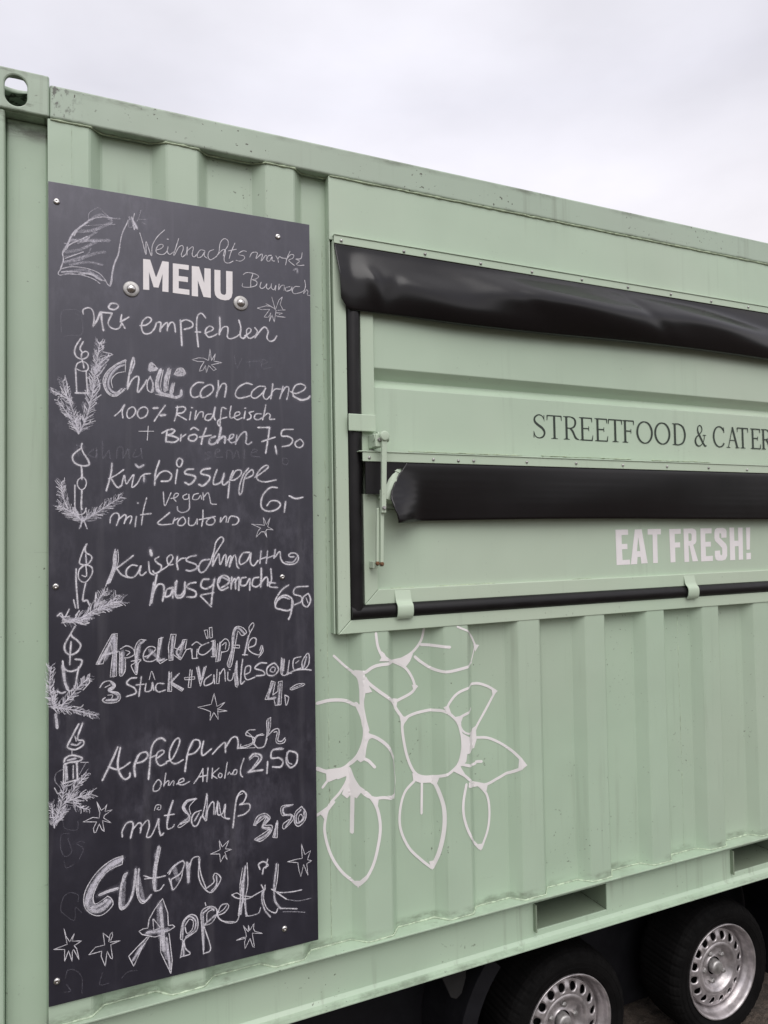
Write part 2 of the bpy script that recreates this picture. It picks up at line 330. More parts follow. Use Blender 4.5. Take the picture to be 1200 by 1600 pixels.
BOARD_CHALK = [
('chalk_hat','faint chalk drawing of a pointed winter hat with a fur brim',"""m3.23 -0.0093,2.7071 -0.0018,2.7349 -0.0032,2.7548 0.0089,2.7802 0.0196,2.8054 0.0426,2.8312 0.0643,2.8518 0.0926,2.8634 0.1147,2.8638
m4.67 -0.0017,2.7550 0.0074,2.7732 0.0165,2.7982 0.0288,2.8187
m2.87 -0.0093,2.7071 -0.0138,2.6998 -0.0109,2.6935 0.0088,2.6995 0.0331,2.7012 0.0546,2.6990 0.0732,2.6930 0.0857,2.6845
m3.59 -0.0063,2.7025 0.0118,2.7067 0.0331,2.7079 0.0578,2.7062 0.0764,2.7020 0.0920,2.6938
m2.87 -0.0063,2.7109 0.0149,2.7189 0.0424,2.7210 0.0671,2.7177 0.0858,2.7101 0.0983,2.6964 0.1046,2.6852 0.1109,2.6809 0.1157,2.6936 0.1158,2.7176 0.1222,2.7460 0.1319,2.7716 0.1369,2.8034 0.1434,2.8322 0.1532,2.8546 0.1565,2.8656
m3.95 0.1109,2.6809 0.1158,2.7107 0.1222,2.7426 0.1303,2.7644 0.1352,2.7893
m2.51 0.1532,2.8546 0.1401,2.8212 0.1352,2.7928
f5.74 0.0348,2.7842 0.0549,2.7924 0.0798,2.7963 0.1082,2.8024
f3.23 0.0180,2.7900 0.0333,2.7941
m3.59 0.0487,2.7914 0.0611,2.8036
f4.31 -0.0002,2.7788 0.0119,2.7773
f3.23 -0.0033,2.7431 0.0149,2.7474 0.0256,2.7541
f4.31 -0.0003,2.7284 0.0210,2.7399 0.0548,2.7567 0.0641,2.7751
f3.23 0.0457,2.8317 0.0768,2.8385 0.0988,2.8439 0.1242,2.8481
f2.15 0.0581,2.8456 0.0597,2.8664 0.0707,2.8785 0.0832,2.8859 0.0958,2.8760 0.1084,2.8644
f5.03 0.1021,2.8702 0.1147,2.8638 0.1371,2.8658
f4.31 0.0705,2.8170 0.0799,2.8202
m3.59 0.1662,2.8760 0.1694,2.8573 0.1726,2.8421
m5.03 0.1727,2.8613 0.1792,2.8467 0.1694,2.8521
f2.51 0.1892,2.8974 0.1842,2.8773 0.1792,2.8659
f2.15 0.1793,2.8712 0.2056,2.8756
f2.51 0.1597,2.8696 0.1580,2.8467 0.1726,2.8509
f2.15 0.1924,2.8646 0.2022,2.8610
m2.87 0.1646,2.8740 0.1727,2.8613 0.1775,2.8482
m6.10 0.0362,2.7033 0.0609,2.7067 0.0764,2.7020
m5.03 0.0764,2.6986 0.0889,2.6934 0.0983,2.6930
f10.77 0.0272,2.8134 0.0705,2.8238 0.1147,2.8517
f10.77 0.0150,2.7878 0.0549,2.7941 0.1082,2.8024
f10.05 0.0058,2.7562 0.0394,2.7680 0.0767,2.7941
f9.33 -0.0003,2.7284 0.0332,2.7400 0.0766,2.7633 0.0986,2.7700
f8.62 0.0149,2.7239 0.0547,2.7363 0.0921,2.7349
f9.33 0.0550,2.8417 0.0863,2.8675 0.1147,2.8586
f10.05 -0.0003,2.6983 0.0454,2.7147 0.0858,2.6998
f9.33 0.1597,2.8731 0.1727,2.8579 0.1791,2.8449
m4.31 0.0241,2.8028 0.0334,2.8212 0.0550,2.8417
m3.59 0.0043,2.7627 0.0150,2.7777 0.0549,2.8043
m3.23 0.0028,2.7389 0.0455,2.7621
f6.46 0.0333,2.7839 0.0549,2.8009 0.0767,2.8180
m2.87 0.1728,2.8858 0.1694,2.8643 0.1792,2.8467"""),
('chalk_writing','chalk handwriting reading Weihnachtsmarkt',"""b2.87 0.1863,2.8349 0.1937,2.8088 0.2018,2.7784 0.2026,2.8136 0.2157,2.7770 0.2185,2.8055 0.2320,2.8323 0.2509,2.8538
b2.51 0.2277,2.7946 0.2401,2.8000 0.2469,2.8081 0.2436,2.8129 0.2335,2.8078 0.2277,2.7946 0.2317,2.7857 0.2451,2.7848 0.2552,2.7934 0.2594,2.8083
b3.59 0.2578,2.8293 0.2599,2.8293
b2.51 0.2594,2.8083 0.2579,2.7938 0.2637,2.7876 0.2739,2.7962
b2.51 0.2878,2.8358 0.2808,2.8115 0.2738,2.7873 0.2772,2.7896 0.2876,2.8108 0.2980,2.8177 0.2996,2.8072 0.2943,2.7921 0.2977,2.7855 0.3064,2.7939
b2.51 0.2977,2.7855 0.3081,2.7978 0.3100,2.8142 0.3117,2.8144 0.3098,2.7926
b2.51 0.3116,2.8055 0.3239,2.8181 0.3273,2.8150 0.3237,2.7965 0.3289,2.7900 0.3359,2.7983
b2.51 0.3588,2.8125 0.3465,2.8125 0.3376,2.7985 0.3393,2.7898 0.3499,2.7949 0.3588,2.8107 0.3569,2.7978 0.3650,2.7917
b2.51 0.3836,2.8199 0.3712,2.8126 0.3675,2.7975 0.3745,2.7894 0.3906,2.8009
b2.51 0.3906,2.8009 0.3979,2.8147 0.4017,2.8409 0.4126,2.8555 0.4234,2.8516 0.4233,2.8369 0.4141,2.8208 0.4103,2.8056
b2.51 0.3942,2.8069 0.4069,2.8216 0.4141,2.8245 0.4166,2.8175 0.4121,2.7986 0.4156,2.7881 0.4264,2.7878 0.4374,2.7949
b2.51 0.4433,2.8474 0.4322,2.8199 0.4265,2.8007
b2.51 0.4249,2.8225 0.4468,2.8302
b2.51 0.4762,2.8283 0.4670,2.8288 0.4559,2.8216 0.4540,2.8157 0.4687,2.8142 0.4704,2.8071 0.4593,2.7980 0.4465,2.7980
b2.51 0.4853,2.8129 0.4929,2.8271 0.5078,2.8293 0.5039,2.8119 0.5190,2.8272 0.5228,2.8240 0.5188,2.8066 0.5322,2.8254 0.5359,2.8222 0.5339,2.8126
b2.51 0.5493,2.8280 0.5398,2.8247 0.5358,2.8109 0.5434,2.8102 0.5512,2.8245 0.5510,2.8131 0.5586,2.8124
b2.51 0.5626,2.8280 0.5683,2.8194 0.5701,2.8102
b2.51 0.5683,2.8194 0.5741,2.8278 0.5799,2.8249 0.5953,2.8252
b2.51 0.6053,2.8476 0.5973,2.8293 0.5912,2.8057
b2.51 0.5933,2.8212 0.6071,2.8384 0.6169,2.8379 0.6128,2.8278 0.6011,2.8204 0.6184,2.8076
b2.51 0.6426,2.8494 0.6384,2.8315 0.6226,2.8273 0.6343,2.8233 0.6244,2.8123 0.6341,2.8098 0.6480,2.8130
f6.46 0.6163,2.7940 0.6261,2.7984 0.6268,2.7859"""),
('chalk_writing','thin chalk handwriting of a place name beside the MENU heading',"""b2.51 0.4663,2.7602 0.4774,2.7673 0.4997,2.7666 0.5108,2.7607 0.5032,2.7522 0.4920,2.7488 0.5050,2.7450 0.5030,2.7336 0.4844,2.7256 0.4641,2.7248 0.4642,2.7341
b2.51 0.4941,2.7658 0.4883,2.7465 0.4873,2.7278
b2.51 0.5181,2.7449 0.5142,2.7313 0.5198,2.7264 0.5293,2.7332 0.5350,2.7433 0.5330,2.7319 0.5386,2.7270 0.5463,2.7354 0.5483,2.7451 0.5482,2.7319 0.5557,2.7273 0.5616,2.7412 0.5595,2.7259
b2.51 0.5712,2.7462 0.5691,2.7290 0.5769,2.7413 0.5866,2.7444 0.5856,2.7292
b2.51 0.6040,2.7429 0.5903,2.7373 0.5922,2.7281 0.6058,2.7336 0.6098,2.7436 0.6096,2.7303
b2.51 0.6333,2.7467 0.6196,2.7449 0.6116,2.7344 0.6154,2.7234 0.6370,2.7300 0.6489,2.7391
b2.51 0.6493,2.7679 0.6511,2.7490 0.6448,2.7271 0.6549,2.7399 0.6588,2.7346 0.6567,2.7248 0.6694,2.7237"""),
('chalk_star','chalk star right of the lower MENU bolt',"""lb1.79 0.5060,2.6678 0.5324,2.6776 0.5475,2.6775 0.5306,2.6841 0.5588,2.6713 0.5486,2.7057 0.5588,2.6687 0.5699,2.6989 0.5804,2.7096 0.5735,2.6862 0.5818,2.6728
lb1.79 0.5664,2.6684 0.5887,2.6721
lb1.79 0.5606,2.6602 0.5817,2.6619 0.5701,2.6564
lb1.79 0.5617,2.6517 0.5892,2.6503 0.5643,2.6494
lb1.79 0.5060,2.6678 0.5191,2.6648 0.5417,2.6682
lb1.79 0.5417,2.6674 0.5252,2.6439 0.5377,2.6446 0.5454,2.6585
lb1.79 0.5454,2.6585 0.5402,2.6318 0.5491,2.6533 0.5553,2.6323 0.5611,2.6678"""),
('chalk_writing','bold chalk handwriting reading Wir empfehlen',"""b4.31 0.0452,2.5982 0.0452,2.6100 0.0591,2.6167 0.0683,2.6093 0.0714,2.5893 0.0688,2.5688
b6.10 0.0692,2.5688 0.0792,2.5868 0.0877,2.6081 0.0901,2.5846 0.0941,2.5606
b5.03 0.0886,2.6082 0.1043,2.6083 0.1138,2.6087
b5.03 0.1154,2.6079 0.1058,2.5829 0.1105,2.5715 0.1216,2.5668 0.1327,2.5704 0.1392,2.5831
b5.03 0.1393,2.6071 0.1376,2.5898 0.1471,2.5719
b5.03 0.1360,2.5879 0.1456,2.5941 0.1579,2.6030
b5.74 0.1075,2.6258 0.1139,2.6344 0.1266,2.6349 0.1314,2.6286 0.1218,2.6189 0.1091,2.6201 0.1075,2.6258
b5.03 0.1860,2.5829 0.2008,2.5862 0.2124,2.5962 0.2141,2.6051 0.2042,2.6075 0.1926,2.5958 0.1893,2.5780 0.1957,2.5631 0.2105,2.5646 0.2222,2.5780 0.2272,2.5925
b5.38 0.2273,2.5943 0.2389,2.5973 0.2371,2.5726
b5.03 0.2388,2.5815 0.2523,2.5970 0.2574,2.5958 0.2556,2.5762
b5.03 0.2566,2.5851 0.2658,2.6002 0.2743,2.5976 0.2775,2.5750
b5.74 0.2913,2.6083 0.2928,2.5747 0.2943,2.5394
b5.38 0.2913,2.6047 0.3051,2.6116 0.3223,2.6063 0.3222,2.5938 0.3014,2.5845
b5.38 0.3590,2.6229 0.3486,2.6343 0.3380,2.6277 0.3344,2.6040 0.3352,2.5755 0.3384,2.5400
b5.03 0.3307,2.5804 0.3446,2.5818
b5.03 0.3569,2.5795 0.3745,2.5885 0.3799,2.5963 0.3711,2.6008 0.3605,2.5925 0.3586,2.5797 0.3673,2.5698 0.3815,2.5748 0.3904,2.5811
b6.10 0.3980,2.6290 0.3988,2.6037 0.3965,2.5799
b5.03 0.3976,2.5855 0.4067,2.6009 0.4193,2.6041 0.4209,2.5915 0.4190,2.5767 0.4262,2.5709 0.4425,2.5772 0.4535,2.5857
b5.38 0.4521,2.6259 0.4574,2.6062 0.4554,2.5877 0.4571,2.5787 0.4644,2.5757 0.4736,2.5840
b4.67 0.4681,2.5835 0.4830,2.5942 0.4868,2.6038 0.4794,2.6067 0.4738,2.5988 0.4755,2.5824 0.4846,2.5777 0.4977,2.5864
b4.67 0.4980,2.6105 0.5053,2.6002 0.4976,2.5809 0.5166,2.6069 0.5279,2.6155 0.5372,2.6034 0.5332,2.5863 0.5406,2.5758 0.5539,2.5797 0.5625,2.5929"""),
('chalk_star','chalk star above con carne',"""lb1.79 0.3650,2.5048 0.3528,2.5099 0.3388,2.5094 0.3208,2.5028 0.3370,2.4992 0.3545,2.5000 0.3456,2.4853 0.3406,2.4717 0.3518,2.4768 0.3579,2.4899 0.3602,2.4696 0.3667,2.4906 0.3799,2.4773 0.3878,2.4815 0.3737,2.4930 0.4040,2.5017 0.3809,2.5037 0.3857,2.5257 0.3745,2.5046 0.3706,2.5377 0.3668,2.5050"""),
('chalk_candle','chalk candle with a looped flame beside Chilli con carne',"""b4.31 0.0389,2.5337 0.0282,2.5142 0.0242,2.4972 0.0296,2.4843 0.0418,2.4803 0.0541,2.4864 0.0572,2.4968 0.0511,2.5013 0.0418,2.4954 0.0403,2.4852
b4.31 0.0450,2.5259 0.0373,2.5084 0.0419,2.4988
b3.59 0.0265,2.4540 0.0311,2.4677 0.0449,2.4739 0.0556,2.4664 0.0556,2.4530 0.0417,2.4485 0.0280,2.4541
b4.31 0.0418,2.4787 0.0449,2.4689 0.0464,2.4573
lb4.31 0.0265,2.4540 0.0294,2.3909
lb4.31 0.0516,2.4510 0.0554,2.3893
lb5.03 0.0264,2.3907 0.0585,2.3921
m2.87 0.0586,2.4364 0.0616,2.4165 0.0631,2.3998"""),
('chalk_twig','chalk fir twigs crossing under the topmost candle',"""T0.0323 m2.87 0.0338,2.2847 0.0537,2.3323 0.0678,2.4001 0.0757,2.4613 0.0852,2.5264
T0.0287 m2.87 0.0328,2.2846 0.0202,2.3437 0.0052,2.3826 -0.0037,2.4184
T0.0162 m2.51 0.0203,2.3637 -0.0038,2.3804 -0.0291,2.3935
T0.0215 m2.51 0.0328,2.2846 0.0112,2.3300 -0.0128,2.3649
T0.0179 m2.87 0.0725,2.4409 0.0850,2.4689 0.1071,2.4962
m3.23 0.0883,2.5267 0.0930,2.5102
m3.23 0.0930,2.5034 0.1150,2.4986 0.0913,2.4863
m3.23 0.1039,2.4908 0.0851,2.4723 0.0695,2.4541
m3.23 0.1070,2.4843 0.0881,2.4624 0.0725,2.4476
m3.23 0.1007,2.4702 0.0850,2.4452 0.0756,2.4377
m3.23 0.0663,2.4337 0.0693,2.4070 0.0662,2.3833
m3.23 0.0787,2.4346 0.0849,2.4081 0.0693,2.3835 0.0600,2.3694
m4.31 0.0756,2.4276 0.0678,2.4001
m3.23 0.0849,2.4182 0.0708,2.3936
m2.87 0.0879,2.3897 0.0723,2.3769 0.0569,2.3659
m3.59 0.0725,2.4409 0.0881,2.4624
f10.77 0.0758,2.4850 0.0725,2.4476
b2.51 -0.0097,2.4047 -0.0008,2.3888 0.0142,2.3699
m2.87 -0.0007,2.4153 -0.0052,2.4150 0.0038,2.4223 0.0083,2.3961 0.0142,2.3732"""),
('chalk_writing','chalk handwriting reading Chilli con carne, its first letters shaded in',"""m6.46 0.1484,2.4844 0.1260,2.4723 0.1069,2.4503 0.0974,2.4225 0.1036,2.3992 0.1193,2.3901 0.1352,2.3980 0.1464,2.4090
m5.03 0.1467,2.4740 0.1291,2.4657 0.1132,2.4474 0.1052,2.4231 0.1115,2.4032 0.1257,2.3973 0.1384,2.4084
b2.51 0.1490,2.4879 0.1260,2.4740 0.1038,2.4535 0.0927,2.4289 0.0989,2.4023 0.1130,2.3880 0.1288,2.3907 0.1464,2.4107
b2.51 0.1490,2.4879 0.1476,2.4552
b2.51 0.1450,2.4550 0.1259,2.4484 0.1131,2.4304 0.1162,2.4103
f8.62 0.1387,2.4734 0.1196,2.4547 0.1068,2.4300 0.1068,2.4096 0.1193,2.3986
b5.74 0.1677,2.4947 0.1628,2.4754 0.1562,2.4405 0.1528,2.4094
m4.31 0.1693,2.4949 0.1709,2.4795 0.1611,2.4512
b5.03 0.1528,2.4094 0.1642,2.4342 0.1772,2.4455 0.1820,2.4390 0.1786,2.4026 0.1934,2.4209 0.2016,2.4370
b3.59 0.2115,2.4482 0.2032,2.4302 0.2048,2.4096 0.2162,2.4051 0.2196,2.4175
m5.03 0.2115,2.4447 0.2180,2.4278 0.2146,2.4068
m13.64 0.2120,2.4656 0.2147,2.4797
m12.20 0.2159,2.4659 0.2259,2.4691
b2.87 0.2067,2.4634 0.2101,2.4828 0.2183,2.4835 0.2299,2.4705
m10.77 0.2382,2.4677 0.2297,2.4391 0.2312,2.4114 0.2427,2.4000
b2.51 0.2448,2.4682 0.2379,2.4293 0.2395,2.4119
b2.51 0.2348,2.4674 0.2247,2.4318 0.2262,2.4110
m10.77 0.2599,2.4712 0.2513,2.4407 0.2495,2.4126
b2.51 0.2650,2.4716 0.2580,2.4342 0.2562,2.4131
m9.33 0.2698,2.4316 0.2646,2.4066 0.2729,2.3949 0.2899,2.4013 0.2917,2.4155
b2.51 0.2749,2.4355 0.2696,2.4070
m16.51 0.2801,2.4598 0.2978,2.4626
m10.77 0.2836,2.4713 0.2955,2.4705
b2.87 0.2733,2.4582 0.2836,2.4749 0.2972,2.4760 0.3040,2.4624
b2.87 0.2245,2.4005 0.2494,2.3969 0.2695,2.3930
m9.33 0.2295,2.4113 0.2461,2.4019 0.2595,2.3993 0.2695,2.3965
b5.38 0.3522,2.4411 0.3348,2.4398 0.3192,2.4245 0.3173,2.4066 0.3259,2.3983 0.3450,2.4049
b5.03 0.3697,2.4370 0.3521,2.4268 0.3433,2.4119 0.3467,2.3997 0.3624,2.4043 0.3766,2.4178 0.3785,2.4305 0.3697,2.4370
b5.74 0.3928,2.4495 0.3926,2.4297 0.3871,2.4041
b5.38 0.3890,2.4150 0.4034,2.4412 0.4141,2.4402 0.4140,2.4239 0.4102,2.4049
b5.03 0.4888,2.4456 0.4704,2.4479 0.4483,2.4336 0.4402,2.4148 0.4481,2.4044 0.4663,2.4074 0.4847,2.4141
b4.67 0.5259,2.4427 0.5072,2.4414 0.4885,2.4254 0.4865,2.4105 0.4994,2.4077 0.5182,2.4237 0.5278,2.4391 0.5200,2.4164 0.5293,2.4059 0.5426,2.4179
b5.38 0.5486,2.4518 0.5465,2.4330 0.5425,2.4086
b4.67 0.5445,2.4255 0.5560,2.4374 0.5713,2.4384
m5.03 0.5790,2.4465 0.5730,2.4236 0.5690,2.4103
m5.03 0.5730,2.4236 0.5867,2.4451 0.5963,2.4439 0.5941,2.4250 0.5901,2.4098
b5.03 0.6019,2.4331 0.6173,2.4285 0.6409,2.4395 0.6470,2.4513 0.6333,2.4579 0.6157,2.4510 0.6077,2.4316 0.6133,2.4169
b7.90 0.6095,2.4204 0.6327,2.4106 0.6524,2.4156 0.6596,2.4225"""),
('chalk_writing','chalk handwriting reading 100% Rindfleisch',"""b3.95 0.1207,2.3359 0.1350,2.3503 0.1463,2.3680 0.1398,2.3505 0.1413,2.3319
b3.95 0.1671,2.3624 0.1558,2.3566 0.1509,2.3426 0.1557,2.3316 0.1670,2.3384 0.1735,2.3525 0.1671,2.3624
b4.31 0.1963,2.3641 0.1833,2.3582 0.1774,2.3441 0.1848,2.3331 0.1995,2.3401 0.2045,2.3559 0.1963,2.3641
b7.18 0.2193,2.3620 0.2292,2.3633
b4.31 0.2492,2.3714 0.2341,2.3489 0.2208,2.3274
b8.62 0.2374,2.3439 0.2484,2.3455
b4.67 0.2812,2.3709 0.2794,2.3514 0.2731,2.3301
b4.67 0.2778,2.3671 0.2965,2.3707 0.3033,2.3651 0.2947,2.3540 0.2794,2.3497 0.3048,2.3352
b4.31 0.3169,2.3571 0.3133,2.3357
b4.67 0.3194,2.3696 0.3211,2.3693
b4.31 0.3314,2.3614 0.3278,2.3364 0.3394,2.3565 0.3498,2.3589 0.3497,2.3447
b4.67 0.3725,2.3548 0.3602,2.3523 0.3549,2.3396 0.3654,2.3366 0.3760,2.3478 0.3833,2.3751 0.3795,2.3498 0.3830,2.3392
b4.67 0.4135,2.3715 0.4028,2.3745 0.3991,2.3581 0.3972,2.3400 0.3952,2.3219 0.3900,2.3288 0.3936,2.3398 0.4151,2.3481
b5.03 0.4279,2.3796 0.4241,2.3594 0.4258,2.3469 0.4366,2.3493
b4.31 0.4367,2.3511 0.4512,2.3573 0.4513,2.3646 0.4404,2.3622 0.4366,2.3493 0.4438,2.3424 0.4584,2.3486
b5.03 0.4677,2.3673 0.4639,2.3471
b4.67 0.4667,2.3764 0.4689,2.3765
b4.31 0.4916,2.3687 0.4787,2.3643 0.4841,2.3573 0.4822,2.3480 0.4730,2.3439
m4.67 0.5138,2.3626 0.4989,2.3617 0.4933,2.3504 0.5025,2.3454 0.5174,2.3517
b5.03 0.5272,2.3892 0.5232,2.3686 0.5174,2.3462
b4.31 0.5193,2.3537 0.5325,2.3654 0.5400,2.3603 0.5380,2.3491 0.5531,2.3499"""),
('chalk_writing','chalk handwriting reading + Brötchen 7,50',"""b2.87 0.1813,2.2980 0.2189,2.2996
b2.87 0.2052,2.3128 0.2024,2.2748
b5.38 0.2404,2.2954 0.2555,2.3048 0.2690,2.3071
b6.10 0.2538,2.3030 0.2503,2.2732
b5.38 0.2656,2.3087 0.2740,2.3039 0.2655,2.2948 0.2554,2.2908 0.2722,2.2880 0.2840,2.2815 0.2721,2.2723 0.2520,2.2733
b5.03 0.2908,2.2941 0.2890,2.2765
b5.03 0.2898,2.2853 0.3028,2.2946
b5.74 0.3285,2.2957 0.3130,2.2915 0.3112,2.2809 0.3249,2.2779 0.3336,2.2889 0.3285,2.2957
b5.03 0.3166,2.3093 0.3252,2.3150 0.3373,2.3085
b5.74 0.3582,2.3148 0.3493,2.2913 0.3446,2.2698
b5.38 0.3406,2.2891 0.3720,2.2958
m6.46 0.3826,2.2927 0.3702,2.2868 0.3666,2.2724 0.3789,2.2711 0.3895,2.2822
m7.18 0.3987,2.3185 0.3950,2.2932 0.3895,2.2751
m6.82 0.3913,2.2823 0.4056,2.2936 0.4109,2.2903 0.4090,2.2758
m4.67 0.4180,2.2852 0.4307,2.2911 0.4344,2.3003 0.4253,2.2981 0.4216,2.2835 0.4287,2.2766 0.4414,2.2825
m5.03 0.4434,2.2989 0.4395,2.2734
m5.03 0.4414,2.2807 0.4561,2.3030 0.4689,2.3091 0.4706,2.2927 0.4686,2.2781 0.4759,2.2740 0.4851,2.2805
lb5.38 0.5041,2.3235 0.5377,2.3250
b5.38 0.5377,2.3250 0.5336,2.2953 0.5256,2.2508
b5.03 0.5148,2.2835 0.5317,2.2897 0.5544,2.2980
b5.74 0.5540,2.2721 0.5576,2.2500
b5.03 0.6082,2.3228 0.5774,2.3195 0.5734,2.3025 0.5925,2.3015 0.6059,2.2927 0.5980,2.2774 0.5749,2.2710
b5.03 0.6253,2.2935 0.6135,2.2836 0.6172,2.2725 0.6308,2.2711 0.6388,2.2827 0.6311,2.2937 0.6253,2.2935"""),
('chalk_writing','chalk handwriting reading Kürbissuppe 6,-',"""b5.03 0.1139,2.2105 0.1107,2.1802 0.0996,2.1380
b4.67 0.1059,2.1700 0.1248,2.1804 0.1423,2.1943
b4.67 0.1122,2.1701 0.1216,2.1534 0.1294,2.1468 0.1374,2.1536
b4.31 0.1374,2.1536 0.1439,2.1791 0.1485,2.1572 0.1566,2.1675 0.1679,2.1813 0.1629,2.1489 0.1758,2.1576 0.1856,2.1765
b4.67 0.1856,2.1765 0.1954,2.1836 0.2101,2.1856
m6.46 0.1937,2.1784 0.1937,2.1647
m6.46 0.1728,2.2087 0.1809,2.2014 0.1923,2.2075
b5.03 0.2334,2.2206 0.2233,2.1893 0.2208,2.1548
b5.03 0.2215,2.1686 0.2348,2.1878 0.2515,2.1934 0.2648,2.1832 0.2580,2.1675 0.2380,2.1654
b5.03 0.2800,2.1975 0.2765,2.1765 0.2747,2.1590
b5.03 0.2785,2.2201 0.2853,2.2291 0.2937,2.2223 0.2885,2.2064 0.2801,2.2080 0.2785,2.2201
b6.10 0.3226,2.2002 0.3055,2.1981 0.3003,2.1874 0.3259,2.1809 0.3258,2.1703 0.3120,2.1578 0.3001,2.1629
b6.10 0.3677,2.2030 0.3485,2.1990 0.3432,2.1883 0.3658,2.1817 0.3640,2.1692 0.3482,2.1548 0.3378,2.1582
b5.38 0.3871,2.1999 0.3780,2.1748 0.3779,2.1588 0.3956,2.1644 0.4064,2.1824
b5.38 0.4064,2.1896 0.4009,2.1645 0.4062,2.1574 0.4187,2.1683
b5.38 0.4316,2.1973 0.4223,2.1720 0.4165,2.1217
b4.67 0.4260,2.1756 0.4388,2.1975 0.4532,2.1996 0.4531,2.1869 0.4349,2.1722 0.4223,2.1720
b5.03 0.4752,2.2056 0.4604,2.1871 0.4492,2.1544 0.4489,2.1309 0.4563,2.1400 0.4621,2.1726 0.4714,2.1909 0.4861,2.2022 0.4878,2.1876 0.4676,2.1764
b5.03 0.4933,2.1805 0.5156,2.1955 0.5326,2.2106 0.5271,2.2160 0.5121,2.2064 0.4989,2.1879 0.5024,2.1733 0.5228,2.1682 0.5548,2.1742
b5.38 0.5583,2.1521 0.5376,2.1519 0.5168,2.1315 0.5102,2.1077 0.5145,2.0913 0.5330,2.0840 0.5556,2.0895 0.5671,2.1024 0.5578,2.1134 0.5390,2.1133 0.5276,2.1004
b5.74 0.5825,2.1117 0.5783,2.0821
b5.38 0.5941,2.1284 0.6133,2.1211 0.6347,2.1250"""),
('chalk_writing','chalk handwriting reading vegan',"""b3.23 0.2428,2.1361 0.2459,2.0998 0.2543,2.1137 0.2628,2.1345
b3.23 0.2627,2.1189 0.2761,2.1225 0.2829,2.1313 0.2745,2.1329 0.2694,2.1207 0.2761,2.1110
b3.23 0.3050,2.1315 0.2947,2.1261 0.2964,2.1174 0.3083,2.1192 0.3101,2.1315 0.3116,2.1070
m3.59 0.3116,2.1070 0.3098,2.0895 0.2944,2.0808 0.2809,2.0860 0.2793,2.0964
b3.23 0.3359,2.1335 0.3238,2.1299 0.3203,2.1175 0.3340,2.1176 0.3410,2.1282 0.3444,2.1177
b3.59 0.3480,2.1354 0.3496,2.1159
b3.59 0.3496,2.1230 0.3619,2.1355 0.3670,2.1178 0.3704,2.1054 0.3844,2.1037"""),
('chalk_writing','chalk handwriting reading mit Croutons',"""b4.31 0.1086,2.0543 0.1103,2.0694 0.1197,2.0794 0.1292,2.0777 0.1307,2.0659 0.1243,2.0475
b4.31 0.1291,2.0626 0.1450,2.0760 0.1482,2.0692 0.1433,2.0524
b4.31 0.1449,2.0591 0.1513,2.0675 0.1593,2.0725 0.1625,2.0674 0.1577,2.0522
b4.31 0.1738,2.0708 0.1704,2.0437
b4.67 0.1772,2.1065 0.1788,2.1065
b3.95 0.1999,2.1203 0.1916,2.0861 0.1866,2.0486
b5.03 0.1851,2.0752 0.2111,2.0785
b4.31 0.2591,2.0808 0.2407,2.0653 0.2281,2.0534 0.2373,2.0482 0.2622,2.0497
b3.95 0.2724,2.0669 0.2673,2.0514
b3.95 0.2690,2.0583 0.2808,2.0651
b3.95 0.2943,2.0686 0.2824,2.0599 0.2807,2.0478 0.2925,2.0459 0.3010,2.0563 0.2943,2.0686
b3.95 0.3096,2.0667 0.3095,2.0475 0.3232,2.0474 0.3319,2.0631
b3.95 0.3319,2.0614 0.3318,2.0491
b4.31 0.3476,2.0877 0.3474,2.0648 0.3438,2.0437
b3.95 0.3370,2.0613 0.3806,2.0699
b4.31 0.3736,2.0682 0.3595,2.0594 0.3577,2.0489 0.3717,2.0470 0.3805,2.0575 0.3736,2.0682
b3.95 0.3965,2.0663 0.3946,2.0539 0.4071,2.0698 0.4124,2.0680 0.4105,2.0538
b4.31 0.4159,2.0537 0.4232,2.0698 0.4411,2.0679 0.4464,2.0589 0.4391,2.0482 0.4283,2.0465"""),
('chalk_star','chalk star between Croutons and Kaiserschmarrn',"""lb2.15 0.4826,2.0478 0.5102,2.0457 0.5195,2.0438 0.5161,2.0676 0.5215,2.0566 0.5251,2.0456 0.5365,2.0656 0.5288,2.0401 0.5455,2.0308 0.5268,2.0328 0.5230,2.0274 0.5265,2.0091 0.5193,2.0256 0.5100,2.0257 0.4951,2.0103 0.5008,2.0277 0.5083,2.0367 0.4826,2.0478"""),
('chalk_candle','chalk candle with a triangular flame beside Kürbissuppe',"""b5.03 0.0413,2.2601 0.0398,2.2501
b5.03 0.0398,2.2484 0.0215,2.2312 0.0194,2.2179 0.0275,2.2066 0.0442,2.2021 0.0580,2.2057 0.0550,2.2190 0.0443,2.2369 0.0398,2.2501
b5.03 0.0397,2.2019 0.0411,2.1838 0.0411,2.1688
b3.23 0.0411,2.1722 0.0320,2.1654 0.0304,2.1521 0.0380,2.1407 0.0471,2.1441 0.0518,2.1591 0.0472,2.1706 0.0411,2.1722
b3.59 0.0244,2.1521 0.0243,2.1125 0.0252,2.0895 0.0348,2.0763 0.0470,2.0812 0.0507,2.0928
b5.03 0.0410,2.1391 0.0394,2.0994 0.0409,2.0895"""),
('chalk_twig','spread chalk fir twigs under the candle with the triangular flame',"""T0.0305 m2.87 0.0439,2.0598 0.0107,2.0895 -0.0041,2.1255 -0.0071,2.1582
T0.0305 m2.87 0.0439,2.0598 0.0746,2.0795 0.1120,2.1063 0.1357,2.1215
T0.0251 m2.51 0.0439,2.0565 0.0137,2.0829 -0.0131,2.0993
m3.23 0.0439,2.0664 0.0347,2.0401
m3.23 0.0439,2.0664 0.0530,2.0399
m3.23 0.0409,2.0664 0.0378,2.0433
f10.77 0.0137,2.0862 0.0409,2.0664 0.0746,2.0828"""),
